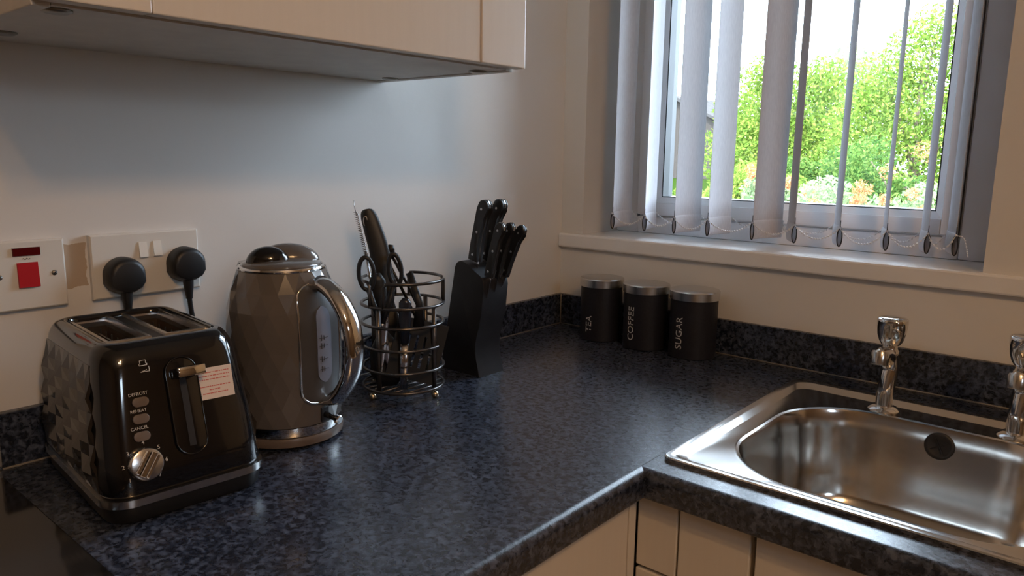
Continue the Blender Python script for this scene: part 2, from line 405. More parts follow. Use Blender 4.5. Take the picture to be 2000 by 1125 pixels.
# ------------------------------------------------------------------ worktop (L shape with upstands)
NX, NY, TH, NR = .607, -.622, .038, .012
wt = thing('worktop', 'dark blue-black speckled laminate L-shaped kitchen worktop with upstands', 'worktop', (0, 0, -TH))
def nose(bm, along, c0, c1, edge, sgn):
    """front edge: quarter round top and small round bottom; along 'y' -> edge at x, along 'x' -> edge at y"""
    prof = [(0, 0)]+[(NR*math.sin(a), -NR+NR*math.cos(a)) for a in [PI/2*i/8 for i in range(1, 9)]]+[(NR, -TH+.005)]+[(NR-.005+.005*math.cos(a), -TH+.005-.005*math.sin(a)) for a in [PI/2*i/4 for i in range(1, 5)]]+[(0, -TH)]
    R = []
    for c in (c0, c1):
        R.append([bm.verts.new((edge+sgn*(p-NR), c, z) if along == 'y' else (c, edge+sgn*(p-NR), z)) for p, z in prof])
    bridge(bm, R, False); bm.faces.new(R[0]); bm.faces.new(R[1])
bm = B(); box(bm, (.0005, -2.4, -TH), (NX-NR, -.0005, 0)); nose(bm, 'y', -2.4, NY+NR, NX, 1)
world_part(obj('side_slab', bm, WORK, wt, 25), wt)
bm = B(); hx0, hx1, hy0, hy1 = .628, 1.075, -.558, -.13; X1 = 2.0
box(bm, (NX-NR, hy1, -TH), (X1, -.0005, 0)); box(bm, (NX-NR, NY+NR, -TH), (X1, hy0, 0)); box(bm, (NX-NR, hy0, -TH), (hx0, hy1, 0)); box(bm, (hx1, hy0, -TH), (X1, hy1, 0))
nose(bm, 'x', NX-NR, X1, NY, -1)
world_part(obj('window_slab', bm, WORK, wt, 25), wt)
UH = .071; UT = .012
world_part(obj('upstand', boxes(((.0005, -1.158, .0003), (UT, -.0005, UH)), bev=.0012), WORK, wt), wt)
world_part(obj('upstand', boxes(((UT+.0003, -UT, .0003), (X1, -.0005, UH)), bev=.0012), WORK, wt), wt)
bm = B(); tube([(UT+.0008, -1.158, .0008), (UT+.0008, -UT-.001, .0008)], .0016, 6, False, bm); tube([(UT+.001, -UT-.0008, .0008), (X1, -UT-.0008, .0008)], .0016, 6, False, bm)
tube([(UT+.0008, -UT-.0008, .0008), (UT+.0008, -UT-.0008, UH)], .0014, 6, False, bm)
world_part(tag(obj('sealant_bead', bm, SEAL, wt, True), 'pale sealant line where upstand meets worktop'), wt)
world_part(tag(obj('joint_strip', boxes(((NX-NR-.0012, NY+NR, -.001), (NX-NR+.0001, -.56, .0002))), GASK, wt), 'fine dark joint line'), wt)

# ------------------------------------------------------------------ hob
hob = thing('ceramic_hob', 'black ceramic glass hob set into the worktop beside the toaster', 'hob', (.305, -1.46, 0))
obj('glass_top', xf(boxes(((-.255, -.293, .0004), (.255, .293, .005)), bev=.0015), Matrix()), HOBG, hob)
for cx, cy, r in ((-.105, .122, .085), (-.105, -.14, .075), (.125, .13, .075), (.125, -.14, .1)):
    obj('cooking_ring', tube([(cx+r*math.cos(2*PI*i/48), cy+r*math.sin(2*PI*i/48), .0046) for i in range(48)], .0008, 6, True), HOBR, hob, True)

# ------------------------------------------------------------------ base cabinets
def base_unit(label, group, axis, a0, a1, splits, front):
    """axis 'y': front faces +x at x=front; axis 'x': front faces -y at y=front"""
    t = thing('base_cabinet', label, 'cabinet', ((.3, (a0+a1)/2, ZF) if axis == 'y' else ((a0+a1)/2, -.3, ZF)), 0, group)
    def bx(u0, u1, d0, d1, z0, z1, bev=0):
        if axis == 'y': return boxes(((front-d1, u0, z0), (front-d0, u1, z1)), bev=bev)
        return boxes(((u0, front+d0, z0), (u1, front+d1, z1)), bev=bev)
    world_part(obj('body', bx(a0, a1, .0195, .54, -.75, -.0385 if axis == 'y' else -.17), CARC, t), t)
    world_part(obj('plinth', bx(a0, a1, .06, .078, ZF, -.751), CREAM, t), t)
    if axis == 'x': world_part(obj('top_rail', bx(a0, a1, .0195, .038, -.169, -.0385), CARC, t), t)
    for u0, u1, zs in splits:
        for z0, z1, nm in zs:
            g = .0015; p = world_part(obj(nm, bx(u0+g, u1-g, 0, .018, z0+g, z1-g, .0015), CREAM, t), t)
    return t
base_unit('cream base cabinet with flush door under the left run of worktop', None, 'y', -1.22, -.619, [(-1.22, -.619, [(-.75, -.045, 'door')])], .585)
base_unit('cream base cabinet under the black hob', None, 'y', -2.4, -1.222, [(-2.4, -1.812, [(-.75, -.045, 'door')]), (-1.81, -1.222, [(-.75, -.045, 'door')])], .585)
base_unit('narrow cream corner cabinet with drawer front beneath the inner worktop corner', None, 'x', .5855, .742, [(.5855, .646, [(-.145, -.045, 'drawer_front'), (-.75, -.147, 'door')]), (.646, .742, [(-.145, -.045, 'drawer_front'), (-.75, -.147, 'door')])], -.600)
base_unit('cream sink cabinet below the steel sink', None, 'x', .746, 1.25, [(.746, 1.25, [(-.75, -.045, 'door')])], -.600)
tag(obj('corner_post', boxes(((.5665, -.6175, -.75), (.585, -.6005, -.042)), bev=.001), CREAM), 'slim cream filler post in the inner corner below worktop', 'filler post')

# ------------------------------------------------------------------ wall cabinet
ZB, Y0, Y1 = .515, -1.170, -.532
wc = thing('wall_cabinet', 'cream kitchen wall cabinet hanging over the toaster and kettle', 'cabinet', (0, (Y0+Y1)/2, ZB))
world_part(obj('bottom_panel', boxes(((.0005, Y0+.016, ZB+.002), (.299, Y1-.016, ZB+.018))), CARC, wc), wc)
world_part(obj('side_panel', boxes(((.0005, Y1-.0155, ZB), (.299, Y1, 1.25)), bev=.001), CARC, wc), wc)
world_part(obj('side_panel', boxes(((.0005, Y0, ZB), (.299, Y0+.0155, 1.25)), bev=.001), CARC, wc), wc)
world_part(obj('back_panel', boxes(((.0005, Y0+.016, ZB+.0185), (.012, Y1-.016, 1.25))), CARC, wc), wc)
world_part(obj('top_panel', boxes(((.0125, Y0+.016, 1.232), (.299, Y1-.016, 1.25))), CARC, wc), wc)
def shaker(x0, x1, y0, y1, z0, z1, st):
    bm = B(); box(bm, (x0, y0, z0), (x1, y0+st, z1), .0015); box(bm, (x0, y1-st, z0), (x1, y1, z1), .0015)
    box(bm, (x0, y0+st+.0012, z0), (x1-.0012, y1-st-.0012, z1), .0015); return bm
dr = world_part(obj('door', shaker(.3005, .320, Y0, Y1+.005, ZB+.004, 1.245, .095), CREAM, wc), wc)
for x, y in ((.278, -1.143), (.085, -1.131), (.056, -.564), (.255, -.562)):
    world_part(obj('fixing_cap', lathe([(0, ZB-.0012), (.010, ZB-.0012), (.0135, ZB+.0005), (.0135, ZB+.0019)], 24, None, (x, y)), SCREWM, wc, True), wc)

# ------------------------------------------------------------------ electrical plates and plugs
def plate(name, label, cat, y0, y1, z0, z1):
    t = thing(name, label, cat, (0, (y0+y1)/2, (z0+z1)/2))
    hy, hz = (y1-y0)/2, (z1-z0)/2; bm = B()
    R = [[bm.verts.new((x, sy*(hy-i), sz*(hz-i))) for sy, sz in ((-1, -1), (1, -1), (1, 1), (-1, 1))] for x, i in ((.0004, 0), (.0075, 0), (.0092, .002))]
    bridge(bm, R); bm.faces.new(R[-1]); bm.faces.new(R[0]); obj('plate', bm, WHITEP, t); return t
def rocker(t, name, y, z, hy, hz, mat, tilt=.0018):
    bm = B(); a = [(-hy, -hz), (hy, -hz), (hy, hz), (-hy, hz)]
    lo = [bm.verts.new((.0088, p, q)) for p, q in a]; hi = [bm.verts.new((.0112+tilt*(1 if q < 0 else -.6), p*.95, q*.97)) for p, q in a]
    bridge(bm, [lo, hi]); bm.faces.new(hi); xf(bm, Matrix.Translation((0, y, z))); return obj(name, bm, mat, t)
def wallscrew(t, y, z):
    bm = lathe([(0, .0016), (.0028, .0012), (.0036, 0)], 16); xf(bm, Matrix.Translation((.0090, y, z)) @ Matrix.Rotation(PI/2, 4, 'Y'))
    s = obj('screw', bm, SCREWM, t, True)
    obj('slot', xf(boxes(((-.0002, -.0026, -.0004), (.0003, .0026, .0004))), Matrix.Translation((.0106, y, z)) @ Matrix.Rotation(.7, 4, 'X')), GASK, s)
sw = plate('cooker_switch', 'white cooker switch plate with red rocker, left of the double socket', 'switch', -1.1525, -1.0655, .1955, .2815)
cy0 = -1.109
rocker(sw, 'red_rocker', -1.108-cy0, .239-.2385, .0118, .0155, REDP)
rocker(sw, 'neon_lens', -1.108-cy0, .268-.2385, .0155, .0050, NEON, 0)
obj('printed_mark', tube([(.0094, -.004+.0012*i, .0205+.0010*math.sin(i*1.9)) for i in range(8)], .00035, 5), INK, sw)
wallscrew(sw, -.030, 0); wallscrew(sw, .030, 0)
so = plate('double_socket', 'white double wall socket with two rocker switches and black plugs in it', 'socket', -1.0352, -.8892, .1962, .2822)
scy, scz = -.9622, .2392
rocker(so, 'rocker_switch', -.968-scy, .2585-scz, .0058, .0105, ROCK); rocker(so, 'rocker_switch', -.9485-scy, .2590-scz, .0058, .0105, ROCK)
def plug(label, y, z, cord):
    t = thing('mains_plug', label, 'plug', (.0095, y, z), 0, 'black mains plugs in the double socket')
    poly = []
    for i in range(17):
        a = PI*i/16-.18+.36*0; poly.append((.0248*math.cos(PI*i/16), .004+.0225*math.sin(PI*i/16)))
    poly += [(-.0248, -.008), (-.019, -.0165), (-.008, -.0215), (.008, -.0215), (.019, -.0165), (.0248, -.008)]
    M = frame((0, 0, 0), (0, 1, 0), (0, 0, 1), (1, 0, 0))
    bm = B(); R = []
    for d, s in ((.0003, 1.0), (.010, 1.0), (.0185, .95), (.0225, .86), (.0240, .70)):
        R.append([bm.verts.new(M @ Vector((p*s, q*s, d))) for p, q in poly])
    bridge(bm, R); bm.faces.new(R[-1]); bm.faces.new(R[0]); obj('plug_body', bm, BLACKM, t, 40)
    obj('cable_grip', xf(lathe([(.0, 0), (.0075, 0), (.0068, .012), (.0055, .022), (.0048, .030), (.0, .030)], 14), Matrix.Translation((.0115, 0, -.018)) @ Matrix.Rotation(PI, 4, 'X')), BLACKM, t, 40)
    obj('cord', tube(smoothpath(cord), .0036, 8), BLACKM, t, True)
plug('black mains plug beside the red cooker switch, left in the double socket', -.998, .2250, [(.0115, 0, -.045), (.0118, .001, -.075), (.0125, .003, -.11), (.0115, .006, -.15), (.0110, .012, -.185), (.0110, .03, -.205), (.0110, .05, -.2195)])
plug('black mains plug nearer the kettle, right in the double socket', -.913, .2320, [(.0115, 0, -.045), (.0118, .002, -.07), (.013, .006, -.10), (.0118, .008, -.14), (.0125, .012, -.19), (.022, .024, -.222), (.048, .038, -.2268), (.0700, .051, -.2268)])

# ------------------------------------------------------------------ toaster
TO = thing('toaster', 'glossy black two-slice toaster with faceted sides and a chrome base strip', 'toaster', (.150, -1.036, 0), math.radians(-4.5))
def tring(bm, z, ins=0, rc=.030, zz=None):
    t = (z-.03)/.15; t = max(0, min(1, t)); yh = .089-.012*t**1.4; xfr = .133-.276*(max(z, .03)-.03); xb = -.125+.006*t
    return rrect(bm, xb+ins, xfr-ins, -yh+ins, yh-ins, rc-ins*.7, z if zz is None else zz, 8)
bm = B(); R = [tring(bm, .0, .006, zz=.0005), tring(bm, .004, .003, zz=.004), tring(bm, .02, .001, zz=.0195)]; bridge(bm, R); bm.faces.new(R[0]); bm.faces.new(R[-1]); obj('base', bm, BLACKM, TO, 40)
bm = B(); R = [tring(bm, .02, .004, zz=.0200), tring(bm, .02, -.0015, zz=.0208), tring(bm, .03, -.0015, zz=.0292), tring(bm, .03, .004, zz=.0300)]; bridge(bm, R); bm.faces.new(R[0]); bm.faces.new(R[-1]); obj('chrome_strip', bm, SATINCH, TO, 40)
bm = B(); R = [tring(bm, .0302, .003)]+[tring(bm, z, 0) for z in (.034, .06, .09, .12, .145, .162)]
R += [tring(bm, .172, .001), tring(bm, .179, .0035), tring(bm, .184, .0075), tring(bm, .186, .013), tring(bm, .186, .017), tring(bm, .1835, .0195), tring(bm, .179, .020)]
bridge(bm, R); bm.faces.new(R[0]); body = obj('body', bm, BLACKGL, TO, 50)
# recessed top plate with two slots
SX0, SX1 = -.104, .046; SLOTS = ((-.052, -.008), (.012, .056))
def top_plate():
    bm = B(); xs = [-.099, -.098, SX0, SX1, .071]; xs = [-.106, SX0, SX1, .071]; ys = [-.0585, SLOTS[0][0], SLOTS[0][1], SLOTS[1][0], SLOTS[1][1], .0585]
    for i in range(3):
        for j in range(5):
            if i == 1 and j in (1, 3): continue
            box(bm, (xs[i], ys[j], .1765), (xs[i+1], ys[j+1], .1795))
    bmesh.ops.remove_doubles(bm, verts=bm.verts, dist=1e-6); return bm
obj('top_plate', top_plate(), BLACKM, TO)
for y0, y1 in SLOTS:
    bm = B(); g = .0045
    R = [[bm.verts.new((x, y, z)) for x, y in ((SX0+i, y0+i), (SX1-i, y0+i), (SX1-i, y1-i), (SX0+i, y1-i))] for i, z in ((-.003, .1797), (-.002, .1825), (.002, .1825), (.0035, .1760), (.0035, .1700))]
    bridge(bm, R); lin = obj('slot_rim', bm, SATINCH, TO)
    bm = B(); R = [[bm.verts.new((x, y, z)) for x, y in ((SX0+.0036, y0+.0036), (SX1-.0036, y0+.0036), (SX1-.0036, y1-.0036), (SX0+.0036, y1-.0036))] for z in (.1699, .07)]
    bridge(bm, R); bm.faces.new(R[-1]); obj('slot_wall', bm, SLOTM, lin)
    bm = B()
    for yy in (y0+.011, y1-.011):
        for k in range(7): tube([(SX0+.012+k*.021, yy, .168), (SX0+.012+k*.021, yy, .075)], .0009, 5, False, bm)
        tube([(SX0+.006, yy, .160), (SX1-.006, yy, .160)], .0009, 5, False, bm)
    obj('bread_guard', bm, SCREWM, lin)
# faceted sides
def side_facets(sg):
    bm = B(); rows = 9; cols = 10; G = []
    for i in range(rows):
        z = .034+(.165-.034)*i/(rows-1); t = max(0, (z-.03)/.15); yh = .089-.012*t**1.4; xfr = .133-.276*(z-.03)-.026; xb = -.125+.03
        row = []
        n = cols if i % 2 == 0 else cols+1
        for j in range(n):
            u = j/(cols-1) if i % 2 == 0 else min(1, max(0, (j-.5)/(cols-1)))
            x = xb+(xfr-xb)*u; q_ = j-i//2 if i % 2 == 0 else j-(i+1)//2
            out = (.0055, .0022, .0)[(q_-i) % 3]
            if i in (0, rows-1): out = .0002
            row.append(bm.verts.new((x, sg*(yh+out), z)))
        G.append(row)
    for i in range(rows-1):
        a, b = (G[i], G[i+1]) if i % 2 == 0 else (G[i+1], G[i])        # a even row (cols), b odd row (cols+1)
        for j in range(cols):
            bm.faces.new((a[j], b[j+1], b[j]))
            if j < cols-1: bm.faces.new((a[j], a[j+1], b[j+1]))
    edge = [e for e in bm.edges if e.is_boundary]
    ret = bmesh.ops.extrude_edge_only(bm, edges=edge)
    for v in ret['geom']:
        if isinstance(v, bmesh.types.BMVert): v.co.y -= sg*.004
    return bm
for sg in (-1, 1): obj('faceted_side', side_facets(sg), BLACKFAC, TO)
# front controls on the sloping front face
FN = Vector((.964, 0, .266)).normalized(); FU = Vector((-FN.z, 0, FN.x)); FR = Vector((0, 1, 0))
def FM(yw, z, off=0): # yw is a room y on the front face
    yl = yw+1.036+.009; p = Vector((.133-.276*(z-.03), yl, z))+FN*off; return frame(p, FR, FU, FN)
kn = B(); R = []
for r_, d_ in ((.0175, .0003), (.0175, .009), (.0165, .0115), (.0150, .0122)): R.append([kn.verts.new((r_*math.cos(2*PI*i/40), r_*math.sin(2*PI*i/40), d_)) for i in range(40)])
bridge(kn, R); kn.faces.new(R[-1]); kn.faces.new(R[0]); xf(kn, FM(-1.0931, .0622)); knob = obj('browning_knob', kn, SATINCH, TO, 30)
for off, w in ((-.0055, .0022), (.0055, .0022), (0, .0030)):
    L = math.sqrt(.0150**2-off**2)*.96
    obj('knob_ridge', xf(boxes(((off-w, -L, .0118), (off+w, L, .0150 if off else .0170)), bev=.0010), FM(-1.0931, .0622) @ Matrix.Rotation(-.62, 4, 'Z')), CHROME, knob)
for s_, y_, z_ in (('1', -1.1094, .0490), ('2', -1.1139, .0636), ('3', -1.1074, .0759), ('4', -1.0909, .0840), ('5', -1.0761, .0755), ('6', -1.0700, .0610), ('7', -1.0790, .0475)):
    obj('dial_number', text_bm(s_, .0062, FM(y_, z_, .0006)), WHITEINK, TO)
for s_, zb_, yb_ in (('DEFROST', .1256, -1.0869), ('REHEAT', .1083, -1.0891), ('CANCEL', .0905, -1.0909)):
    bm = prism(pill(.0085, .0052), .0003, .0028, FM(yb_, zb_), bev=.0008); obj('button', bm, BTN, TO, 40)
    obj('button_lettering', text_bm(s_, .0047, FM(yb_-.001, zb_+.0085, .0006)), WHITEINK, TO)
# toast symbol
def strokes(segs, r, M):
    bm = B()
    for a, b in segs: tube([M @ Vector((*a, .0004)), M @ Vector((*b, .0004))], r, 5, False, bm)
    return bm
ic = [((-.004, .001), (.004, .001)), ((-.004, .001), (-.004, .003)), ((-.003, .003), (-.003, .0065)), ((-.003, .0065), (.003, .0065)), ((.003, .0065), (.003, .003)), ((.004, .003), (.004, .001)),
      ((.0055, -.0005), (.0055, -.0060)), ((.0055, -.0060), (-.0035, -.0060)), ((-.0035, -.0060), (.003, -.0040))]
obj('toast_symbol', strokes(ic, .0004, FM(-1.0779, .1615)), WHITEINK, TO)
# lever recess and lever
bm = prism(pill(.0170, .0545), .0004, .0030, FM(-1.0405, .1120), bev=.0010); rec = obj('lever_recess', bm, BLACKGL, TO, 40)
bm = B(); tube([FM(-1.0405, .1120) @ Vector((x, y, .0030)) for x, y in pill(.0170, .0545)], .0009, 6, True, bm); obj('recess_rim', bm, BLACKGL, rec, True)
obj('lever_track', xf(boxes(((-.0035, -.045, .0028), (.0035, .040, .0036))), FM(-1.0405, .1120)), GASK, rec)
lev = obj('lever', xf(boxes(((-.0155, -.0060, .0045), (.0155, .0060, .0230)), bev=.0025), FM(-1.0365, .1480)), BLACKGL, TO, 40)
obj('lever_cap', xf(boxes(((-.0150, -.0055, .0232), (.0150, .0055, .0262)), bev=.0016), FM(-1.0365, .1480)), CHROME, lev, 40)
# paper sticker
SM = FM(-1.0050, .1302, .0008) @ Matrix.Rotation(-.015, 4, 'Z')
st = obj('paper_sticker', xf(boxes(((-.0215, -.0180, 0), (.0215, .0180, .0003))), SM), PAPER, TO); st['label'] = 'cream paper sticker with red print'
bm = B(); random.seed(3)
for row in range(7):
    if row == 3: continue
    y = .0125-.0040*row; x = -.018 if row < 3 else (-.018 if row == 4 else (-.007 if row == 5 else -.015)); xe = .018 if row < 5 else (.006 if row == 5 else .014)
    while x < xe:
        w = .0012+.0028*random.random(); box(bm, (x, y-.0006, .0003), (min(x+w, xe), y+.0006, .00042)); x += w+.0007
obj('red_print', xf(bm, SM), REDINK, st)

# ------------------------------------------------------------------ kettle
KX, KY = .1563, -.8459
KE = thing('kettle', 'mocha grey faceted electric kettle with chrome handle', 'kettle', (KX, KY, 0), math.radians(7))   # handle along local +x
def kr(z):
    P = [(.03, .0735), (.06, .0752), (.10, .0762), (.15, .0765), (.175, .0752), (.20, .0705), (.22, .0645), (.238, .0572)]
    for (a, ra), (b, rb) in zip(P[:-1], P[1:]):
        if z <= b: return ra+(rb-ra)*max(0, (z-a)/(b-a))
    return P[-1][1]
b_ = obj('power_base', lathe([(0, .0004), (.070, .0004), (.0755, .004), (.0765, .011), (.0745, .0155), (0, .0155)], 64), MOCHAB, KE, 40)
obj('chrome_band', lathe([(.066, .0165), (.0735, .0165), (.0740, .018), (.0738, .029), (.072, .0300), (.066, .030)], 64), CHROME, KE, 30)
bm = B(); rows = 9; n = 20; R = []
for i in range(rows):
    z = .0302+(.236-.0302)*i/(rows-1)
    R.append([bm.verts.new(((kr(z)+.0012)*math.cos(2*PI*(j+.5*(i % 2))/n), (kr(z)+.0012)*math.sin(2*PI*(j+.5*(i % 2))/n), z)) for j in range(n)])
for i in range(rows-1):
    a, b = R[i], R[i+1]
    for j in range(n):
        k = (j+1) % n
        if i % 2 == 0: bm.faces.new((a[j], a[k], b[j])); bm.faces.new((b[j], a[k], b[k]))
        else: bm.faces.new((a[j], b[k], b[j])); bm.faces.new((a[j], a[k], b[k]))
bm.faces.new(R[0]); bm.faces.new(R[-1])
obj('faceted_body', bm, MOCHA, KE)
obj('top_rim', lathe([(.050, .2355), (.0580, .2362), (.0588, .2385), (.0578, .2408), (.0545, .2416), (.050, .2410)], 64), CHROME, KE, 40)
lid = obj('lid', lathe([(.0545, .2412), (.0520, .2445), (.044, .2475), (.030, .2500), (.0, .2510)], 48), MOCHA, KE, True)
# raised lid tab: black thumb catch in front, mocha hump behind it
def dome(c, ru, rv, rz, ang):
    bm = lathe([(math.cos(PI/2*i/10), math.sin(PI/2*i/10)) for i in range(10)]+[(0, 1)], 36)
    xf(bm, Matrix.Translation(c) @ Matrix.Rotation(ang, 4, 'Z') @ Matrix.Diagonal((ru, rv, rz, 1))); return bm
def kl(lat, dep, z):                        # across / towards the viewer side, in the kettle's own frame
    v = Matrix.Rotation(-math.radians(7), 3, 'Z') @ (Vector((.530, .848, 0))*lat+Vector((.848, -.530, 0))*dep); return Vector((v.x, v.y, z))
KA = math.atan2(.848, .530)-math.radians(7)
obj('lid_hump', dome(kl(.008, -.010, .2440), .043, .024, .0250, KA), MOCHA, lid, True)
obj('lid_catch', dome(kl(-.018, .010, .2440), .029, .020, .0235, KA), BLACKGL, lid, True)
# spout lip at the back
sp = B(); R = []
for s_, z in ((.35, .165), (.8, .20), (1.0, .236), (.95, .2405)):
    R.append([sp.verts.new((-(kr(min(z, .237))-.012)-.034*s_*math.cos(q), .030*s_*math.sin(q), z)) for q in [-PI/2+PI*i/10 for i in range(11)]])
bridge(sp, R, False); sp.faces.new(R[0]); sp.faces.new(R[-1]); obj('spout', sp, MOCHA, KE, 40)
# handle-side panel, gauge and chrome trim (wrapped on the body)
def wrap(poly, out0, out1):
    bm = B(); A = []
    for out in (out0, out1):
        A.append([bm.verts.new(((kr(z)+out)*math.cos(a), (kr(z)+out)*math.sin(a), z)) for a, z in poly])
    bridge(bm, A); return bm, A
def panel_poly(hw, z0, z1, n=8, k=1.0):
    P = []
    for i in range(n+1): P.append((-hw*(1-.55*(1-math.sin(PI/2*i/n))), z0+.010*(1-math.sin(PI/2*i/n))*0+(.0)*i))
    out = []
    rr = .35
    for q, (sx, sz) in enumerate(((1, 1), (-1, 1), (-1, -1), (1, -1))):
        for i in range(n+1):
            a = (q+i/n)*PI/2; cx = sx*hw*(1-.6); cz = (z1-.016) if sz > 0 else (z0+.016)
            out.append((cx+.6*hw*math.cos(a), cz+.016*math.sin(a)))
    return out
def strip_grid(hw, z0, z1, out, rnd, nz=24, nu=10):
    bm = B(); R = []
    for i in range(nz+1):
        z = z0+(z1-z0)*i/nz; e = min(1, min(z-z0, z1-z)/rnd); w = hw*math.sqrt(max(0.02, 1-(1-e)**2))
        R.append([bm.verts.new(((kr(z)+out)*math.cos(w*(2*j/nu-1)), (kr(z)+out)*math.sin(w*(2*j/nu-1)), z)) for j in range(nu+1)])
    bridge(bm, R, False)
    ret = bmesh.ops.extrude_face_region(bm, geom=list(bm.faces))
    for v in ret['geom']:
        if isinstance(v, bmesh.types.BMVert): r_ = math.hypot(v.co.x, v.co.y); v.co.x *= (r_-.0035)/r_; v.co.y *= (r_-.0035)/r_
    return bm
pan = obj('gauge_panel', strip_grid(.44, .058, .224, .0026, .022), GREYP, KE, 30)
def outline(hw, z0, z1, out, rnd, nz=30):
    L = []
    for i in range(nz+1):
        z = z0+(z1-z0)*i/nz; e = min(1, min(z-z0, z1-z)/rnd); L.append((hw*math.sqrt(max(0.0004, 1-(1-e)**2)), z))
    return [((kr(z)+out)*math.cos(w), (kr(z)+out)*math.sin(w), z) for w, z in L]+[((kr(z)+out)*math.cos(-w), (kr(z)+out)*math.sin(-w), z) for w, z in reversed(L)]
obj('panel_trim', tube(outline(.45, .057, .225, .0022, .022), .0017, 8, True), CHROME, KE, True)
gau = obj('water_gauge', strip_grid(.15, .088, .192, .0042, .016, 20, 8), GAUGE, pan, 30)
xf_g = lambda a, z: Vector(((kr(z)+.0046)*math.cos(a), (kr(z)+.0046)*math.sin(a), z))
bm = B()
for z in (.150, .139, .121, .107):
    tube([xf_g(-.11, z), xf_g(-.03, z), xf_g(.06, z)], .0004, 5, False, bm); tube([xf_g(-.07, z-.004), xf_g(-.07, z+.004)], .0004, 5, False, bm); tube([xf_g(-.02, z-.003), xf_g(-.02, z+.003)], .0004, 5, False, bm)
obj('level_marks', bm, INK, gau)
# D-shaped handle, oval section
hp = smoothpath([(.062, 0, .2195), (.084, 0, .2215), (.108, 0, .207), (.128, 0, .178), (.1355, 0, .145), (.1310, 0, .112), (.116, 0, .084), (.097, 0, .067), (.074, 0, .0605)], 6)
bm = B(); R = []
for i, p in enumerate(hp):
    a = hp[max(i-1, 0)]; b = hp[min(i+1, len(hp)-1)]; T = (b-a).normalized(); N = Vector((T.z, 0, -T.x)); t = i/(len(hp)-1); w = .0150-.003*abs(2*t-1)**2; th = .0088
    if t > .85: w *= 1-(t-.85)*3; th *= 1-(t-.85)*3
    R.append([bm.verts.new(p+N*th*math.cos(q)+Vector((0, w*math.sin(q), 0))) for q in [2*PI*k/18 for k in range(18)]])
bridge(bm, R); bm.faces.new(R[0]); bm.faces.new(R[-1]); hd = obj('handle', bm, CHROME, KE, True)
bm = B(); R = []
for i, p in enumerate(hp[4:-6]):
    k_ = i+4; a = hp[k_-1]; b = hp[k_+1]; T = (b-a).normalized(); N = Vector((T.z, 0, -T.x)); s = 1 if N.x < 0 else -1
    R.append([bm.verts.new(p+N*s*(.0070+.0026*math.cos(q)**2)*1.0+Vector((0, .0110*math.sin(q), 0))+N*s*.0015*math.cos(q)) for q in [2*PI*k/12 for k in range(12)]])
bridge(bm, R); bm.faces.new(R[0]); bm.faces.new(R[-1]); obj('inner_grip', bm, GREYP, hd, True)
# switch lever below the handle
obj('switch_slot', xf(boxes(((-.001, -.0065, -.010), (.0022, .0065, .010)), bev=.0008), Matrix.Translation((.0752, 0, .042))), GASK, KE)
swl = obj('switch_lever', tube([(.074, 0, .042), (.088, .002, .0395), (.096, .003, .038)], [.0045, .0040, .0038], 10), BLACKGL, KE, True)
obj('switch_tip', tube([(.0955, .003, .038), (.1000, .0035, .0372), (.1010, .0036, .0370)], [.0062, .0066, .0055], 16), CHROME, swl, 40)

# ------------------------------------------------------------------ utensil basket and what stands in it
BX, BY, BR = .1347, -.6107, .0668
BA = thing('utensil_basket', 'round gunmetal wire utensil basket on ball feet between kettle and knife block', 'basket', (BX, BY, 0))
def circ(r, z, n=56, a0=0, a1=2*PI): return [(r*math.cos(a0+(a1-a0)*i/n), r*math.sin(a0+(a1-a0)*i/n), z) for i in range(n+(a1-a0 < 6.28))]
for z in (.0155, .0475, .0845, .1210, .1525): obj('wire_ring', tube(circ(BR, z), .0026, 8, True), WIRE, BA, True)
for k in range(4):
    a = math.radians(-41+52+90*k)
    obj('upright', tube([((BR-.004)*math.cos(a), (BR-.004)*math.sin(a), z) for z in (.0145, .08, .1525)], .0038, 8), WIRE, BA, True)
for a0, a1 in ((-68, 46), (58, 130), (150, 268)):
    a0, a1 = math.radians(a0), math.radians(a1); P = [(BR*math.cos(a0), BR*math.sin(a0), .1525), (BR*math.cos(a0), BR*math.sin(a0), .172), (BR*math.cos(a0), BR*math.sin(a0), .186)]
    P += [(BR*math.cos(a0+(a1-a0)*t), BR*math.sin(a0+(a1-a0)*t), .1920) for t in [.04+.92*i/16 for i in range(17)]]
    P += [(BR*math.cos(a1), BR*math.sin(a1), .186), (BR*math.cos(a1), BR*math.sin(a1), .172), (BR*math.cos(a1), BR*math.sin(a1), .1525)]
    obj('top_loop', tube(P, .0026, 8), WIRE, BA, True)
bm = B()
for i in range(7):
    x = -BR+.017*(i+.9); h = math.sqrt(max(0, BR**2-x*x)); tube([(x, -h, .0155), (x, h, .0155)], .0016, 6, False, bm)
obj('base_grid', bm, WIRE, BA, True)
for a in (-89, 8, 98, 188):
    a = math.radians(a); bm = B(); bmesh.ops.create_uvsphere(bm, u_segments=14, v_segments=9, radius=.0062, matrix=Matrix.Translation((BR*math.cos(a), BR*math.sin(a), .0062))); obj('ball_foot', bm, BRASSF, BA, True)
HV = Vector((.7548, -.656, 0)); LVV = Vector((.656, .7548, 0))   # towards the room and across, seen from the basket
def BP(lat, dep, z): return Vector((BX, BY, 0))+LVV*lat+HV*dep+Vector((0, 0, z))
def local(name, label, cat, bm, mat, base, smooth=True, group=None):
    o = bpy.data.objects.new(name, None); 
    t = thing(name, label, cat, base, 0, group); return t
def inpart(nm, bm, mat, t, smooth=False): return world_part(obj(nm, bm, mat, t, smooth), t)
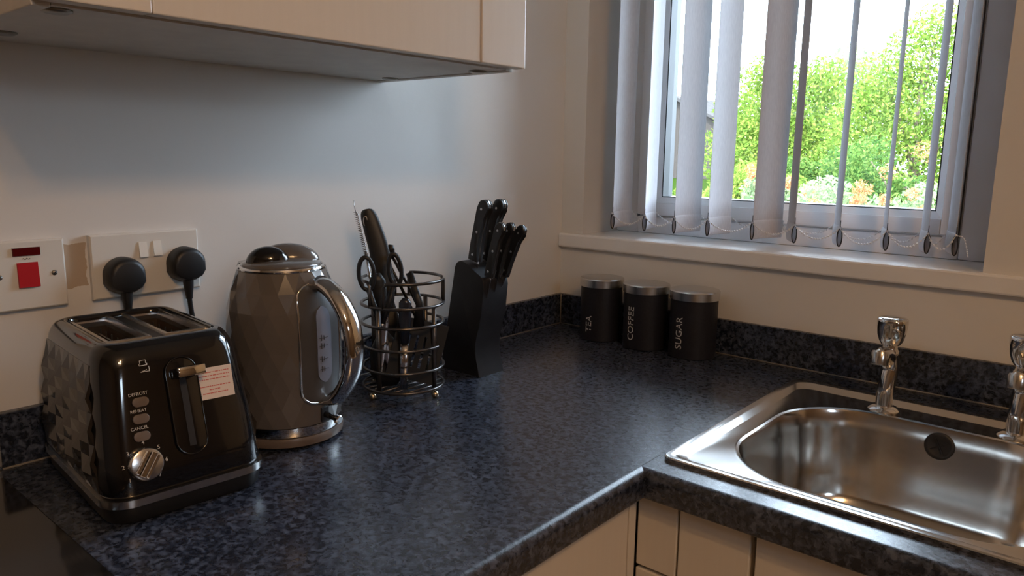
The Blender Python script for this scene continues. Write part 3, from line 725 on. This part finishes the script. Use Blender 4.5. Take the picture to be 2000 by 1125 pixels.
def blade(path, widths, thick, across=LVV, bm=None):
    """flat bar along a path: widths along `across`, thickness along the third direction; rounded section"""
    bm = bm or B(); R = []; P = [Vector(p) for p in path]
    for i, p in enumerate(P):
        T = (P[min(i+1, len(P)-1)]-P[max(i-1, 0)]).normalized(); A = (across-T*across.dot(T)).normalized(); N = T.cross(A); w = widths[i]; th = thick[i] if isinstance(thick, (list, tuple)) else thick
        R.append([bm.verts.new(p+A*w*math.cos(q)*(1 if abs(math.cos(q)) > .5 else 1.25)+N*th*math.sin(q)) for q in [2*PI*k/16 for k in range(16)]])
    bridge(bm, R); bm.faces.new(R[0]); bm.faces.new(R[-1]); return bm
FL = .0185
# slotted turner, head down
t = thing('slotted_turner', 'black slotted turner standing head down in the wire basket', 'utensil', BP(.012, .03, FL))
o0 = BP(-.030, .040, FL); ux = (LVV*.95+Vector((0, 0, -.25))).normalized(); uz = (Vector((0, 0, 1))-HV*.10); uz = (uz-ux*uz.dot(ux)).normalized(); un = ux.cross(uz); M = frame(o0+Vector((0, 0, .022)), ux, uz, un)
bm = B(); xs = [0, .022, .026, .035, .039, .048, .052, .061, .065, .082]; zs = [0, .022, .075, .100]
for i in range(9):
    for j in range(3):
        if i in (1, 3, 5, 7) and j == 1: continue
        box(bm, (xs[i], zs[j], -.001), (xs[i+1], zs[j+1], .001))
bmesh.ops.remove_doubles(bm, verts=bm.verts, dist=1e-6); xf(bm, M); inpart('slotted_head', bm, BLACKM, t)
inpart('handle', blade([M @ Vector((.034, .088, 0)), M @ Vector((.026, .125, .004)), M @ Vector((-.002, .17, .0))], [.010, .006, .006], .0035), BLACKM, t, True)
# ladle-type utensil with broad handle standing tallest
t = thing('black_turner', 'tall black utensil with broad rounded handle leaning left in the basket', 'utensil', BP(-.008, 0, FL))
inpart('handle', blade(smoothpath([BP(-.026, -.004, .150), BP(-.030, -.008, .185), BP(-.037, -.014, .235), BP(-.047, -.020, .272), BP(-.054, -.024, .294), BP(-.056, -.025, .303)], 4),
       [.012, .0135, .015, .016, .0165, .0165, .0165, .0165, .0162, .0160, .0158, .0155, .0150, .0145, .014, .0135, .0125, .0115, .010, .008, .004], .0055), BLACKM, t, True)
inpart('neck', blade([BP(-.010, .002, FL), BP(-.014, .002, .06), BP(-.020, 0, .11), BP(-.026, -.004, .152)], [.026, .026, .018, .012], .003), BLACKM, t, True)
inpart('hanging_hole', tube([BP(-.0585+.003*math.cos(a), -.018, .284+.008*math.sin(a)) for a in [2*PI*i/14 for i in range(14)]], .0010, 6, True), SATINCH, t, True)
# second broad black utensil behind
t = thing('black_spoon', 'black serving spoon with ribbed handle upright in the basket', 'utensil', BP(-.036, .018, FL))
inpart('handle', blade([BP(-.034, .018, .10), BP(-.036, .018, .15), BP(-.040, .016, .19), BP(-.042, .016, .202)], [.009, .012, .0135, .007], .006), BLACKM, t, True)
inpart('bowl', blade([BP(-.024, .026, FL), BP(-.025, .027, .04), BP(-.028, .024, .08), BP(-.033, .018, .104)], [.014, .028, .026, .009], .0035), BLACKM, t, True)
# scissors, handles up
t = thing('scissors', 'black-handled kitchen scissors standing handles up in the basket', 'scissors', BP(-.03, .035, FL))
def eye(cl, cz, rl, rz, tilt):
    c, s = math.cos(tilt), math.sin(tilt); return [BP(cl+rl*math.cos(a)*c-rz*math.sin(a)*s, .036, cz+rl*math.cos(a)*s+rz*math.sin(a)*c) for a in [2*PI*i/28 for i in range(28)]]
h1 = inpart('handle', tube(eye(-.056, .2055, .0118, .0260, .06), .0036, 8, True), BLACKM, t, True)
h2 = inpart('handle', tube(eye(-.0115, .2115, .0100, .0250, .10), .0036, 8, True), BLACKM, t, True)
inpart('shank', tube([BP(-.053, .036, .181), BP(-.046, .036, .155), BP(-.034, .036, .125)], [.0045, .005, .005], 8), BLACKM, t, True)
inpart('shank', tube([BP(-.014, .036, .188), BP(-.022, .036, .155), BP(-.032, .036, .125)], [.0045, .005, .005], 8), BLACKM, t, True)
inpart('blade', blade([BP(-.037, .036, .135), BP(-.030, .036, .09), BP(-.022, .036, .045)], [.007, .007, .002], .0012), KNIFEST, t)
inpart('blade', blade([BP(-.029, .038, .135), BP(-.033, .038, .09), BP(-.036, .038, .045)], [.007, .007, .002], .0012), KNIFEST, t)
inpart('pivot_screw', lathe([(0, .0), (.004, 0), (.003, .002), (0, .002)], 14) if False else xf(lathe([(0, 0), (.004, 0), (.003, .002), (0, .0021)], 14), frame(BP(-.033, .0395, .122), tuple(LVV), (0, 0, 1), tuple(HV))), RIVET, t, True)
# whisk / bottle brush with coiled steel
t = thing('coiled_brush', 'thin steel coil brush with a bare wire tip, leftmost in the basket', 'utensil', BP(-.045, -.015, FL))
p0, p1 = Vector(BP(-.058, -.030, .222)), Vector(BP(-.0745, -.030, .298)); ax = (p1-p0).normalized(); s1 = ax.cross(HV).normalized(); s2 = ax.cross(s1)
inpart('coil', tube([p0+(p1-p0)*(i/260)+.0034*(math.cos(i*.62)*s1+math.sin(i*.62)*s2) for i in range(261)], .0007, 4), SATINCH, t, True)
inpart('wire_tip', tube([p1-ax*.006, p1+ax*.010, BP(-.0768, -.030, .3165)], .0007, 6), SATINCH, t, True)
inpart('stem', tube([BP(-.030, -.020, FL), BP(-.046, -.026, .14), p0+ax*.01], .0022, 7), SATINCH, t, True)
# long thin skewers / tongs crossing to the right
t = thing('kitchen_tongs', 'slim black tongs slanting down to the right in the basket', 'tongs', BP(.043, -.02, .06))
inpart('arm', tube([BP(-.0205, -.034, .2310), BP(.0060, -.034, .180), BP(.0345, -.034, .118), BP(.052, -.030, .07)], [.0026, .0027, .0027, .0024], 8), BLACKGL, t, True)
inpart('arm', tube([BP(-.0290, -.030, .2270), BP(-.0030, -.034, .172), BP(.0255, -.036, .110), BP(.045, -.036, .065)], [.0026, .0027, .0027, .0024], 8), BLACKGL, t, True)
inpart('hinge_end', blade([BP(-.018, -.033, .222), BP(-.019, -.033, .236), BP(-.018, -.033, .243)], [.006, .007, .004], .004), BLACKM, t, True)
# steel peeler near the front
t = thing('peeler', 'small peeler with clear grey handle in the middle of the basket', 'utensil', BP(.003, .05, FL))
inpart('handle', blade([BP(.002, .048, .095), BP(.003, .048, .13), BP(.004, .047, .160), BP(.005, .046, .167)], [.007, .010, .010, .005], .005), plain('smoky_plastic', (.022, .026, .04), .12, 0, .6), t, True)
inpart('blade', blade([BP(.0, .050, FL), BP(.001, .049, .06), BP(.002, .048, .097)], [.006, .007, .006], .0018), KNIFEST, t, True)

# ------------------------------------------------------------------ knife block with five knives
KB = thing('knife_block', 'matt black slanted knife block standing left of the corner', 'knife block', (.13, -.4375, 0))
prof = [(.078, 0), (.178, 0)] + [(.178-.0115*math.sin(PI*t), .10*t) for t in [.15, .3, .45, .6, .75, .9]] + [(.1805, .115), (.1855, .165)]
prof += [(.1855-.008*(1-math.cos(PI/2*i/5)), .170+.012*math.sin(PI/2*i/5)) for i in range(1, 6)] + [(.150, .2000)]
prof += [(.132-.016*math.sin(PI/2*i/5), .2065-.012*(1-math.cos(PI/2*i/5))) for i in range(0, 6)]
M = Matrix(((1, 0, 0, 0), (0, 0, 1, 0), (0, 1, 0, 0), (0, 0, 0, 1)))
inpart('block', prism(prof, -.470, -.405, M, bev=.0018), BLOCKM, KB, 35)
random.seed(8)
def knife(name, label, base, top, y, hw, thk, blade_len, bw):
    a = Vector((base[0], y, base[1])); b = Vector((top[0], y, top[1])); T = (b-a).normalized(); A = Vector((T.z, 0, -T.x)); L = (b-a).length   # A: towards the room side
    t = thing(name, label, 'knife', tuple(a), 0, 'knives in the black block')
    def pt(s, w): q = a+T*s+A*w; return (q.x, q.z)
    # handle outline: straight back, belly with hooked butt
    back = [pt(L*s, -hw*k) for s, k in ((0, .9), (.25, .95), (.6, 1), (.85, 1.02), (.95, .9))]
    butt = [pt(L*s, hw*k) for s, k in ((.99, -.55), (1.01, 0), (1.0, .6), (.96, 1.10), (.90, 1.25), (.86, 1.02))]
    belly = [pt(L*s, hw*k) for s, k in ((.70, .80), (.45, .78), (.22, .85), (.10, 1.05), (.03, 1.22), (0, 1.22))]
    poly = back+butt+belly
    inpart('handle_scale', prism(poly, y-thk, y-.0012, M, bev=.0022), BLACKM, t, 40)
    inpart('handle_scale', prism(poly, y+.0012, y+thk, M, bev=.0022), BLACKM, t, 40)
    inpart('tang', prism([((q[0]-a.x)*1.004+a.x, (q[1]-a.z)*1.004+a.z) for q in poly], y-.0011, y+.0011, M), KNIFEST, t)
    for s in (.10, .48, .86):
        c = a+T*L*s; inpart('rivet', xf(lathe([(0, 0), (.0024, 0), (.0020, .0005), (0, .0006)], 12), frame((c.x, y-thk+.0002, c.z), (1, 0, 0), (0, 0, 1), (0, -1, 0))), RIVET, t, True)
    inpart('blade', prism([pt(.001, -hw*.9), pt(.001, bw-hw*.9), pt(-blade_len*.7, bw-hw*.9), pt(-blade_len, -hw*.7)], y-.0009, y+.0009, M), KNIFEST, t)
knife('kitchen_knife', 'large black-handled knife at the back left of the block', (.1500, .2085), (.1775, .3150), -.4560, .0100, .0085, .10, .022)
knife('kitchen_knife', 'large black-handled knife at the back right of the block', (.1510, .2080), (.1875, .3160), -.4270, .0100, .0085, .10, .022)
knife('kitchen_knife', 'small black-handled knife at the front left of the block', (.1880, .1835), (.2160, .2790), -.4590, .0082, .0058, .08, .014)
knife('kitchen_knife', 'small black-handled knife in the middle of the front row', (.1880, .1830), (.2215, .2780), -.4400, .0082, .0058, .08, .014)
knife('kitchen_knife', 'small black-handled knife at the front right, leaning outwards', (.1885, .1825), (.2310, .2725), -.4200, .0082, .0058, .08, .014)

# ------------------------------------------------------------------ storage canisters
def canister(word, label, x, y, r, ta):
    t = thing('storage_canister', label, 'canister', (x, y, 0), 0, 'tea, coffee and sugar canisters')
    obj('tin', lathe([(0, .0004), (r-.002, .0004), (r, .0024), (r, .1165), (r-.002, .1172), (0, .1172)], 64), CANM, t, 30)
    lid = obj('lid', lathe([(r-.003, .1174), (r+.0026, .1176), (r+.0028, .1330), (r+.0014, .1350), (r-.002, .1357), (r*.5, .1368), (0, .1372)], 64), LIDST, t, 30)
    size = .0205; bm = text_bm(word, size, None, .0001)
    x0 = min(v.co.x for v in bm.verts)
    for v in bm.verts:
        a = ta+v.co.y*-1/r; z = .0205+(v.co.x-x0); rr = r+.00025+v.co.z
        v.co = Vector((rr*math.cos(a), rr*math.sin(a), z))
    obj('lettering', bm, WHITEINK, t)
ca = math.atan2(-1.4125+.067, 1.0573-.27)
canister('TEA', 'black tin canister lettered TEA, nearest the corner', .1650, -.0690, .0448, ca-.55)
canister('COFFEE', 'black tin canister lettered COFFEE, between tea and sugar', .2745, -.0672, .0455, ca-.68)
canister('SUGAR', 'black tin canister lettered SUGAR, nearest the sink', .3822, -.0634, .0465, ca-.66)

# ------------------------------------------------------------------ sink, taps, drops
SK = thing('kitchen_sink', 'stainless steel inset sink with a rounded bowl below the window', 'sink', (.85, -.33, 0))
bm = B(); N = 10
SR = [(.603, 1.10, -.575, -.093, .0003, .014), (.603, 1.10, -.575, -.093, .0045, .014), (.6045, 1.0985, -.5735, -.0945, .0060, .0135), (.613, 1.09, -.566, -.104, .0062, .012),
      (.6165, 1.0865, -.5635, -.109, .0055, .014), (.624, 1.079, -.5585, -.128, .0008, .022), (.626, 1.077, -.5575, -.131, .0006, .024)]
R = [rrect(bm, a, b, c, d, r, z, N, rs=(.024, .024, r, r) if i < 5 else None) for i, (a, b, c, d, z, r) in enumerate(SR)]
BL = [(0, .0012), (.0025, .0020), (.006, .0005), (.0085, -.006), (.011, -.03), (.018, -.10), (.023, -.132), (.032, -.150), (.050, -.160), (.075, -.1635)]
for ins, z in BL: R.append(rrect(bm, .648+ins, 1.055-ins, -.549+ins, -.181-ins, max(.03, .125-ins*.7), z, N))
nb = len(R[0]); cx, cy = .852, -.365
last = R[-1]; drain = []
for v in last:
    a = math.atan2(v.co.y-cy, v.co.x-cx); drain.append(bm.verts.new((cx+.045*math.cos(a), cy+.045*math.sin(a), -.1665)))
R.append(drain); bridge(bm, R)
bm.faces.new(drain)
world_part(obj('basin', bm, STEEL, SK, 35), SK)
world_part(obj('drain', lathe([(.0, -.1660), (.020, -.1660), (.024, -.1645), (.038, -.1640), (.042, -.1655)], 32, None, (cx, cy), False), CHROME, SK, True), SK)
ovc = Vector((.856, -.1925, -.026)); ovn = Vector((0, -1, .16)).normalized(); ovu = Vector((0, .16, 1)).normalized()
OM = frame(ovc, (1, 0, 0), tuple(ovu), tuple(ovn))
ov = world_part(obj('overflow', xf(lathe([(0, .0005), (.0120, .0008), (.0150, .0025), (.0195, .0030), (.0205, .0010), (.0205, -.002)], 28), OM), GASK, SK, True), SK)
obj('overflow_grille', xf(boxes(((-.0008, -.0125, .0012), (.0008, .0125, .003)), ((-.0125, -.0008, .0012), (.0125, .0008, .003))), OM @ Matrix.Rotation(.5, 4, 'Z')), BLACKM, ov)
def tap(label, x, y):
    t = thing('basin_tap', label, 'tap', (x, y, .0010), 0, 'chrome pillar taps')
    obj('flange', lathe([(0, 0), (.0235, 0), (.0240, .002), (.021, .0048), (.0155, .0075), (0, .0078)], 40), CHROME, t, 40)
    obj('pillar', tube(smoothpath([(0, 0, .006), (0, .001, .03), (.001, .004, .050), (.002, .008, .066), (.001, .006, .080), (0, .003, .092)], 5), .0128, 20), CHROME, t, True)
    obj('spout', tube(smoothpath([(0, .006, .072), (0, -.002, .086), (0, -.018, .095), (0, -.036, .0985), (0, -.050, .0975)], 5), [.0110]*5+[.0112]*5+[.0108]*5+[.0105]*6, 18), CHROME, t, True)
    obj('nozzle', xf(lathe([(0, 0), (.0095, 0), (.0122, .001), (.0128, .004), (.0128, .018), (.0115, .0215), (0, .022)], 28), Matrix.Translation((0, -.0555, .0845)) @ Matrix.Rotation(-.28, 4, 'X')), SATINCH, t, 40)
    obj('valve_neck', lathe([(0, .086), (.0125, .088), (.0130, .096), (.0105, .1), (.0105, .109), (0, .109)], 24, None, (0, .003)), CHROME, t, 40)
    fl = lambda a, z: 1-.13*max(0, math.cos(4*a))**2*(1 if .112 < z < .142 else .15)
    kn = obj('handwheel', lathe([(0, .1065), (.0135, .1065), (.0170, .1120), (.0205, .1220), (.0222, .1340), (.0225, .1430), (.0222, .1470), (.0210, .1482), (0, .1482)], 64, None, (0, .003), True, fl), CHROME, t, 50)
    obj('cap', lathe([(0, .1484), (.0198, .1484), (.0190, .1494), (.010, .1500), (0, .1501)], 40, None, (0, .003)), CHROME, kn, True)
tap('chrome pillar tap at the back of the sink, left of the overflow', .7665, -.157)
tap('chrome pillar tap at the right edge of the picture', .9430, -.157)
random.seed(12); bm = B()
for k in range(110):
    q = random.random(); x = .74+.24*random.random(); y = -.47+.13*random.random()*(1 if k % 2 else .6)
    r = .0009+.0016*random.random(); z = -.1636-.0004
    M_ = Matrix.Translation((x, y, z)) @ Matrix.Diagonal((1, 1, .55, 1)); bmesh.ops.create_icosphere(bm, subdivisions=2, radius=r, matrix=M_)
tag(obj('water_droplets', bm, plain('water', (.9, .92, .95), .02, 0, .8), None, True), 'scattered water droplets on the floor of the sink bowl', 'water', kind='stuff')

# ------------------------------------------------------------------ ceiling spotlight fitting (behind the camera, seen as reflections)
LX, LY = 1.90, -1.50
LF = thing('ceiling_spotlight', 'triple warm ceiling spotlight fitting behind the viewer', 'lamp', (LX, LY, ZC))
obj('ceiling_rose', lathe([(0, -.0005), (.06, -.0005), (.058, -.02), (.04, -.03), (0, -.03)], 32), CHROME, LF, 40)
for k in range(3):
    a = 2*PI*k/3+.4; c = Vector((.13*math.cos(a), .13*math.sin(a), -.11))
    arm = obj('arm', tube([(0, 0, -.025), (c.x*.8, c.y*.8, -.05), (c.x, c.y, -.075)], .006, 8), CHROME, LF, True)
    obj('spot_shade', lathe([(.012, .05), (.026, .04), (.036, .0), (.034, .0), (.024, .038), (.012, .046)], 28, None, (0, 0), False), CHROME, arm, True, loc=tuple(c))
    bm = B(); bmesh.ops.create_uvsphere(bm, u_segments=20, v_segments=12, radius=.026, matrix=Matrix.Translation(c+Vector((0, 0, -.004)))); obj('bulb', bm, GLOW, arm, True)

# ------------------------------------------------------------------ outside: lawn, shrubs, trees, house
LAWN = speckled('lawn_grass', (.010, .020, .003), (.016, .028, .005), 3, .95, spec=0)
o = obj('lawn', boxes(((-60, .6, -1.3), (40, 90, -1.1))), LAWN); tag(o, 'sunlit green lawn beyond the window', 'lawn', kind='structure')
LG = m_leaf('bright_leaves', [(0, (0.062, 0.117, 0.017)), (.5, (0.114, 0.180, 0.029)), (1, (0.193, 0.235, 0.046))])
LD = m_leaf('deep_leaves', [(0, (0.027, 0.070, 0.017)), (.5, (0.063, 0.117, 0.026)), (1, (0.123, 0.180, 0.043))])
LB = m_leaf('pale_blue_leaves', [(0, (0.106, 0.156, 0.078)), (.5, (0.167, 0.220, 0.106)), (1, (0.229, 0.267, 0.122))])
LO = m_leaf('orange_blooms', [(0, (0.366, 0.113, 0.046)), (.5, (0.422, 0.163, 0.068)), (1, (0.450, 0.226, 0.114))])
BARK = speckled('bark', (.10, .07, .05), (.18, .13, .09), 12, .9)
def leaf_mesh(name, blobs, n, size, mat, seed, parent):
    n = int(n*2.2)
    rng = np.random.default_rng(seed); wts = np.array([b[1]**2 for b in blobs]); wts = wts/wts.sum(); which = rng.choice(len(blobs), n, p=wts)
    d = rng.normal(size=(n, 3)); d /= np.linalg.norm(d, axis=1)[:, None]; rad = rng.random(n)**.35
    ctr = np.array([b[0] for b in blobs])[which]; rr = np.array([b[1] for b in blobs])[which]
    P = ctr+d*(rr*rad)[:, None]*np.array([1, 1, .95])
    a = rng.normal(size=(n, 3)); a /= np.linalg.norm(a, axis=1)[:, None]; b = np.cross(a, rng.normal(size=(n, 3))); b /= np.linalg.norm(b, axis=1)[:, None]
    s = size*.6*(.6+.8*rng.random(n))[:, None]; V = np.stack([P-a*s, P+b*s*.45, P+a*s, P-b*s*.45], 1).reshape(-1, 3)
    me = bpy.data.meshes.new(name); F = np.arange(4*n).reshape(-1, 4)
    me.from_pydata(V.tolist(), [], F.tolist()); me.materials.append(mat)
    o = link(name, me, parent); o['kind'] = 'stuff'; return o
def plant(name, label, cat, x, y, blobs, n, size, mat, seed, flowers=None, stem=.06, group=None):
    t = thing(name, label, cat, (x, y, -1.1), 0, group)
    top = max(b[0][2] for b in blobs)
    obj('trunk', tube([(0, 0, -.05), (.05, .02, top*.4), (0, 0, top*.85)], [stem, stem*.7, stem*.3], 8), BARK, t, True)
    bm = B()
    for c, r in blobs: tube([(0, 0, max(.1, c[2]*.5)), (c[0]*.6, c[1]*.6, c[2]*.85), c], [stem*.4, stem*.25, stem*.1], 5, False, bm)
    obj('branches', bm, BARK, t, True)
    leaf_mesh('foliage', blobs, n, size, mat, seed, t)
    if flowers:
        leaf_mesh('flowers', flowers, 60*len(flowers), size*.55, LO, seed+50, t)
def blobs(seed, n, w, h0, h1, r0, r1, d=.2):
    rng = random.Random(seed); return [((rng.uniform(-w, w), rng.uniform(-d, d), rng.uniform(h0, h1)), rng.uniform(r0, r1)) for _ in range(n)]
# tall tree on the right
bt = [(tuple(q*1.16 for q in c), r*1.12) for c, r in [((.0, 0, 2.75), .55), ((.15, 0, 3.05), .42), ((-.45, 0, 2.35), .55), ((.5, .1, 2.5), .5), ((-.1, -.2, 2.0), .7), ((.6, 0, 1.8), .6), ((-.7, 0, 1.75), .6), ((0, -.2, 1.3), .7), ((-.9, .1, 1.2), .6), ((.6, 0, 1.1), .6), ((.9, .1, 2.9), .4)]]
plant('garden_tree', 'tall bright green leafy tree at the right of the window', 'tree', -2.1, 12.4, bt, 9000, .062, LG, 1, stem=.09)
plant('garden_tree', 'broad green tree in the middle beyond the blind', 'tree', -5.14, 14.4, [(tuple(q*1.18 for q in c), r*1.1) for c, r in [((-.5, 0, 2.2), .8), ((.5, 0, 2.1), .8), ((-.2, 0, 2.75), .5), ((0, -.2, 1.3), .9), ((-.9, 0, 1.3), .7), ((.9, 0, 1.2), .8), ((.7, 0, 2.6), .45)]], 8000, .075, LG, 2, stem=.09)
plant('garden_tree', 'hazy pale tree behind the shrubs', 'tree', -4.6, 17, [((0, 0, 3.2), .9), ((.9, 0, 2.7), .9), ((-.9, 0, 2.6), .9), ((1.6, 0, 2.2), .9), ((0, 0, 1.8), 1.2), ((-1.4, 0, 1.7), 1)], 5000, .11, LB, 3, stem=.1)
plant('garden_tree', 'far rounded tree on the left behind the lawn', 'tree', -7.9, 20, [((0, 0, 2.6), 1.0), ((.9, 0, 2.1), .9), ((-.7, 0, 1.8), .7), ((0, 0, 1.3), 1.1)], 4500, .12, LG, 4, stem=.1)
plant('garden_shrub', 'dark green shrub between the two tall trees', 'shrub', -3.05, 10.6, blobs(7, 8, .6, .6, 1.5, .35, .5), 5000, .055, LD, 5)
plant('garden_shrub', 'deep green shrub under the tall right tree', 'shrub', -1.38, 9.0, blobs(8, 8, .5, .5, 1.5, .3, .45), 4500, .05, LD, 6, [((.25, -.3, 1.6), .14), ((-.1, -.4, 1.35), .12)])
def sprigs(seed, n, w, z0, z1, r=.09):
    rng = random.Random(seed); return [((rng.uniform(-w, w), rng.uniform(-.5, -.3), rng.uniform(z0, z1)), rng.uniform(r*.6, r)) for _ in range(n)]
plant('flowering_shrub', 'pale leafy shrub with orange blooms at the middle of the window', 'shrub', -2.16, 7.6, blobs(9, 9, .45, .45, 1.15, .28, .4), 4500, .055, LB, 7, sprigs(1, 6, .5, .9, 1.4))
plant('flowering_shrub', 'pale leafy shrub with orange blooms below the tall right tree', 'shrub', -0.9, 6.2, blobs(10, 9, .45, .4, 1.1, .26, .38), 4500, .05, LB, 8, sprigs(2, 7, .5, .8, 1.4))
plant('flowering_shrub', 'low yellow-green shrub with orange blooms left of the middle', 'shrub', -3.35, 8.9, blobs(11, 9, .5, .4, 1.2, .3, .45), 4500, .055, LG, 9, sprigs(3, 5, .5, .8, 1.5))
plant('flowering_shrub', 'yellow-green shrub at the edge of the lawn', 'shrub', -4.6, 9.6, blobs(12, 7, .5, .35, .9, .25, .4), 3000, .06, LG, 10, sprigs(4, 3, .4, .6, 1.1))
HS = thing('far_house', 'distant red brick house with pale gable roof seen at the left of the window', 'house', (-25.3, 48, -1.1))
BRICK = m_brick(); ROOFM = speckled('pale_roof_tiles', (.040, .037, .036), (.05, .047, .046), 2, .8, spec=0)
bm = B(); pf = [(-4.2, 0), (2.6, 0), (2.6, 4.0), (-.8, 5.6), (-4.2, 4.0)]; prism(pf, 0, 7, Matrix(((1, 0, 0, 0), (0, 0, 1, 0), (0, 1, 0, 0), (0, 0, 0, 1))), bm); obj('walls', bm, BRICK, HS)
for sx in (-1, 1):
    bm = B(); e = (2.6+.35) if sx > 0 else (-4.2-.35); tri = [(-.8, 5.62), (e, 3.86), (e, 4.06), (-.8, 5.85)]; prism(tri, -.4, 7.4, Matrix(((1, 0, 0, 0), (0, 0, 1, 0), (0, 1, 0, 0), (0, 0, 0, 1))), bm); obj('roof_slope', bm, ROOFM, HS)
for x in (-2.6, .9):
    for z in (.9, 2.9):
        f_ = obj('window_frame', boxes(((x-.55, -.06, z), (x+.55, -.005, z+1.0))), UPVC, HS); obj('window_pane', boxes(((x-.46, -.08, z+.09), (x-.03, -.062, z+.91)), ((x+.03, -.08, z+.09), (x+.46, -.062, z+.91))), plain('far_glass', (.08, .10, .12), .1) if 'far_glass' not in bpy.data.materials else bpy.data.materials['far_glass'], f_)

# ------------------------------------------------------------------ lift everything so that the floor is at height zero
for o in list(scene.objects):
    if o.parent is None and o.type in ('MESH', 'EMPTY'): o.location.z += Z0
